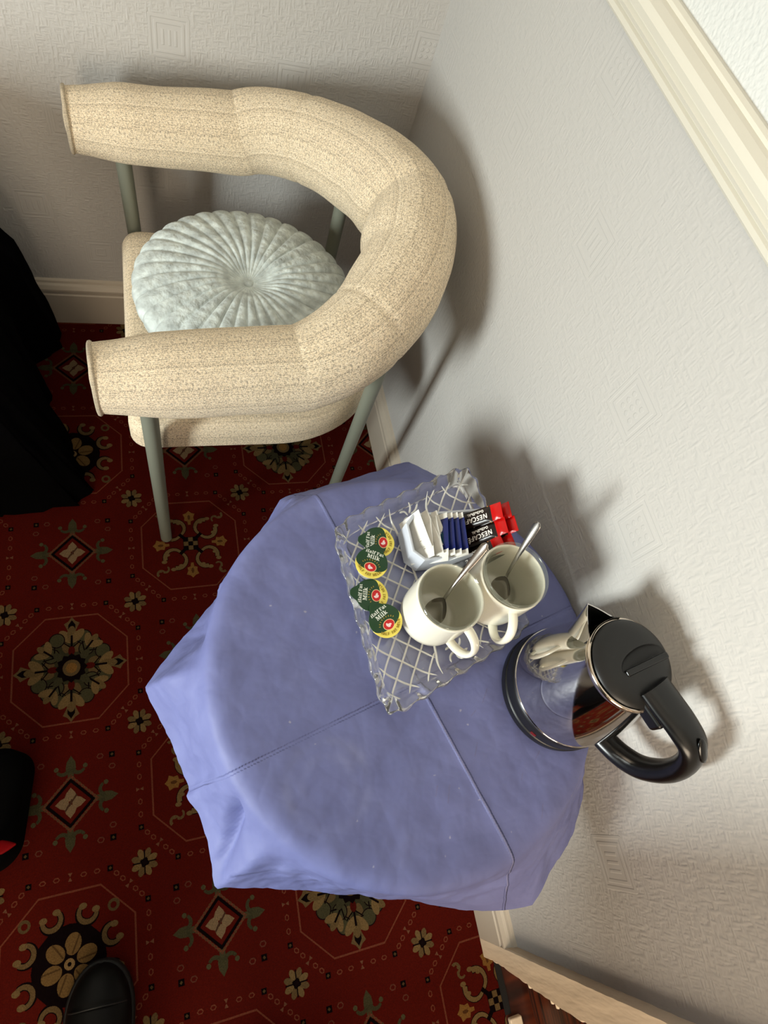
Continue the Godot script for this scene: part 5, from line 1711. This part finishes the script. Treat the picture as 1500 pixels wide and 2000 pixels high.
	var sleeve := [[ls, le, 0.064, 0.055], [le, lw.lerp(le, 0.08), 0.055, 0.044], [rs, re, 0.064, 0.055], [re, rw.lerp(re, 0.08), 0.055, 0.044]]
	part("coat", nets(grow.call(trunk.slice(0, 5), 0.014) + skirt + sleeve, Vector3(-0.4, 0.4, -0.34), Vector3(0.4, 1.53, 0.32), 0.014, 95.0).mesh(), cloth, o)
	var m := mat(Color(0.05, 0.052, 0.05), 0.5)
	m.metallic_specular = 0.3
	var sm := mat(Color(0.012, 0.012, 0.012), 0.7)
	var s := shoe_mesh(0.0)
	for q in [Vector3(-0.104, 0.001, -0.246), Vector3(0.12, 0.001, -0.026)]:
		var sh := part("shoe", s[0], m, o, Transform3D(Basis(Vector3.UP, -0.06), q), "black leather shoe with a toe cap seam")
		part("sole", s[1], sm, sh)
		var seam := PackedVector3Array()
		for j in 25:
			var t := PI * (0.12 + 0.76 * j / 24.0)
			seam.append(Vector3(-cos(t) * 0.0485, 0.0165 + 0.0468 * pow(sin(t), 0.85), 0.054 + 0.006 * pow(cos(t), 2.0)))
		part("toe_cap_seam", tube(seam, func(s): return 0.0013, func(s): return 0.0013, 8, Vector3.BACK).mesh(), mat(Color(0.11, 0.11, 0.105), 0.5), sh)

func _ready() -> void:
	rng.seed = 1
	camera_and_light()
	build_room()
	build_table()
	build_cloth()
	build_chair()
	build_cushion()
	build_tray()
	build_kettle()
	build_coat()
	build_bed()
	build_bag()
	var ma := Vector2(0.3006, -0.1727); var mb := Vector2(0.3915, -0.1885)
	make_mug(ma, 0.0432, 0.087, Vector2(0.03, 0.065), "white mug nearer the milk pots, glass nested inside, handle towards the kettle")
	make_mug(mb, 0.0446, 0.088, Vector2(-0.014, 0.075), "white mug nearer the wall, glass nested inside, spoon handle pointing at wall")
	make_glass(ma, 0.0432, 0.087, 0.005, "clear glass tumbler inside the mug nearer the milk pots")
	make_glass(mb, 0.0446, 0.088, 0.010, "clear glass tumbler inside the mug nearer the wall")
	make_spoon(Vector3(0.2905, 0.6935, -0.1615), Vector3(0.3405, 0.805, -0.2185), Vector3(-0.6, 0.6, 0.2), "steel teaspoon standing in the glass nearer the milk pots, bowl upwards")
	make_spoon(Vector3(0.3945, 0.6935, -0.1815), Vector3(0.4065, 0.823, -0.2325), Vector3(-0.7, 0.3, 0.3), "steel teaspoon standing in the glass nearer the wall")
	build_caddy()
	build_sachets()
	build_milk()
	build_person()
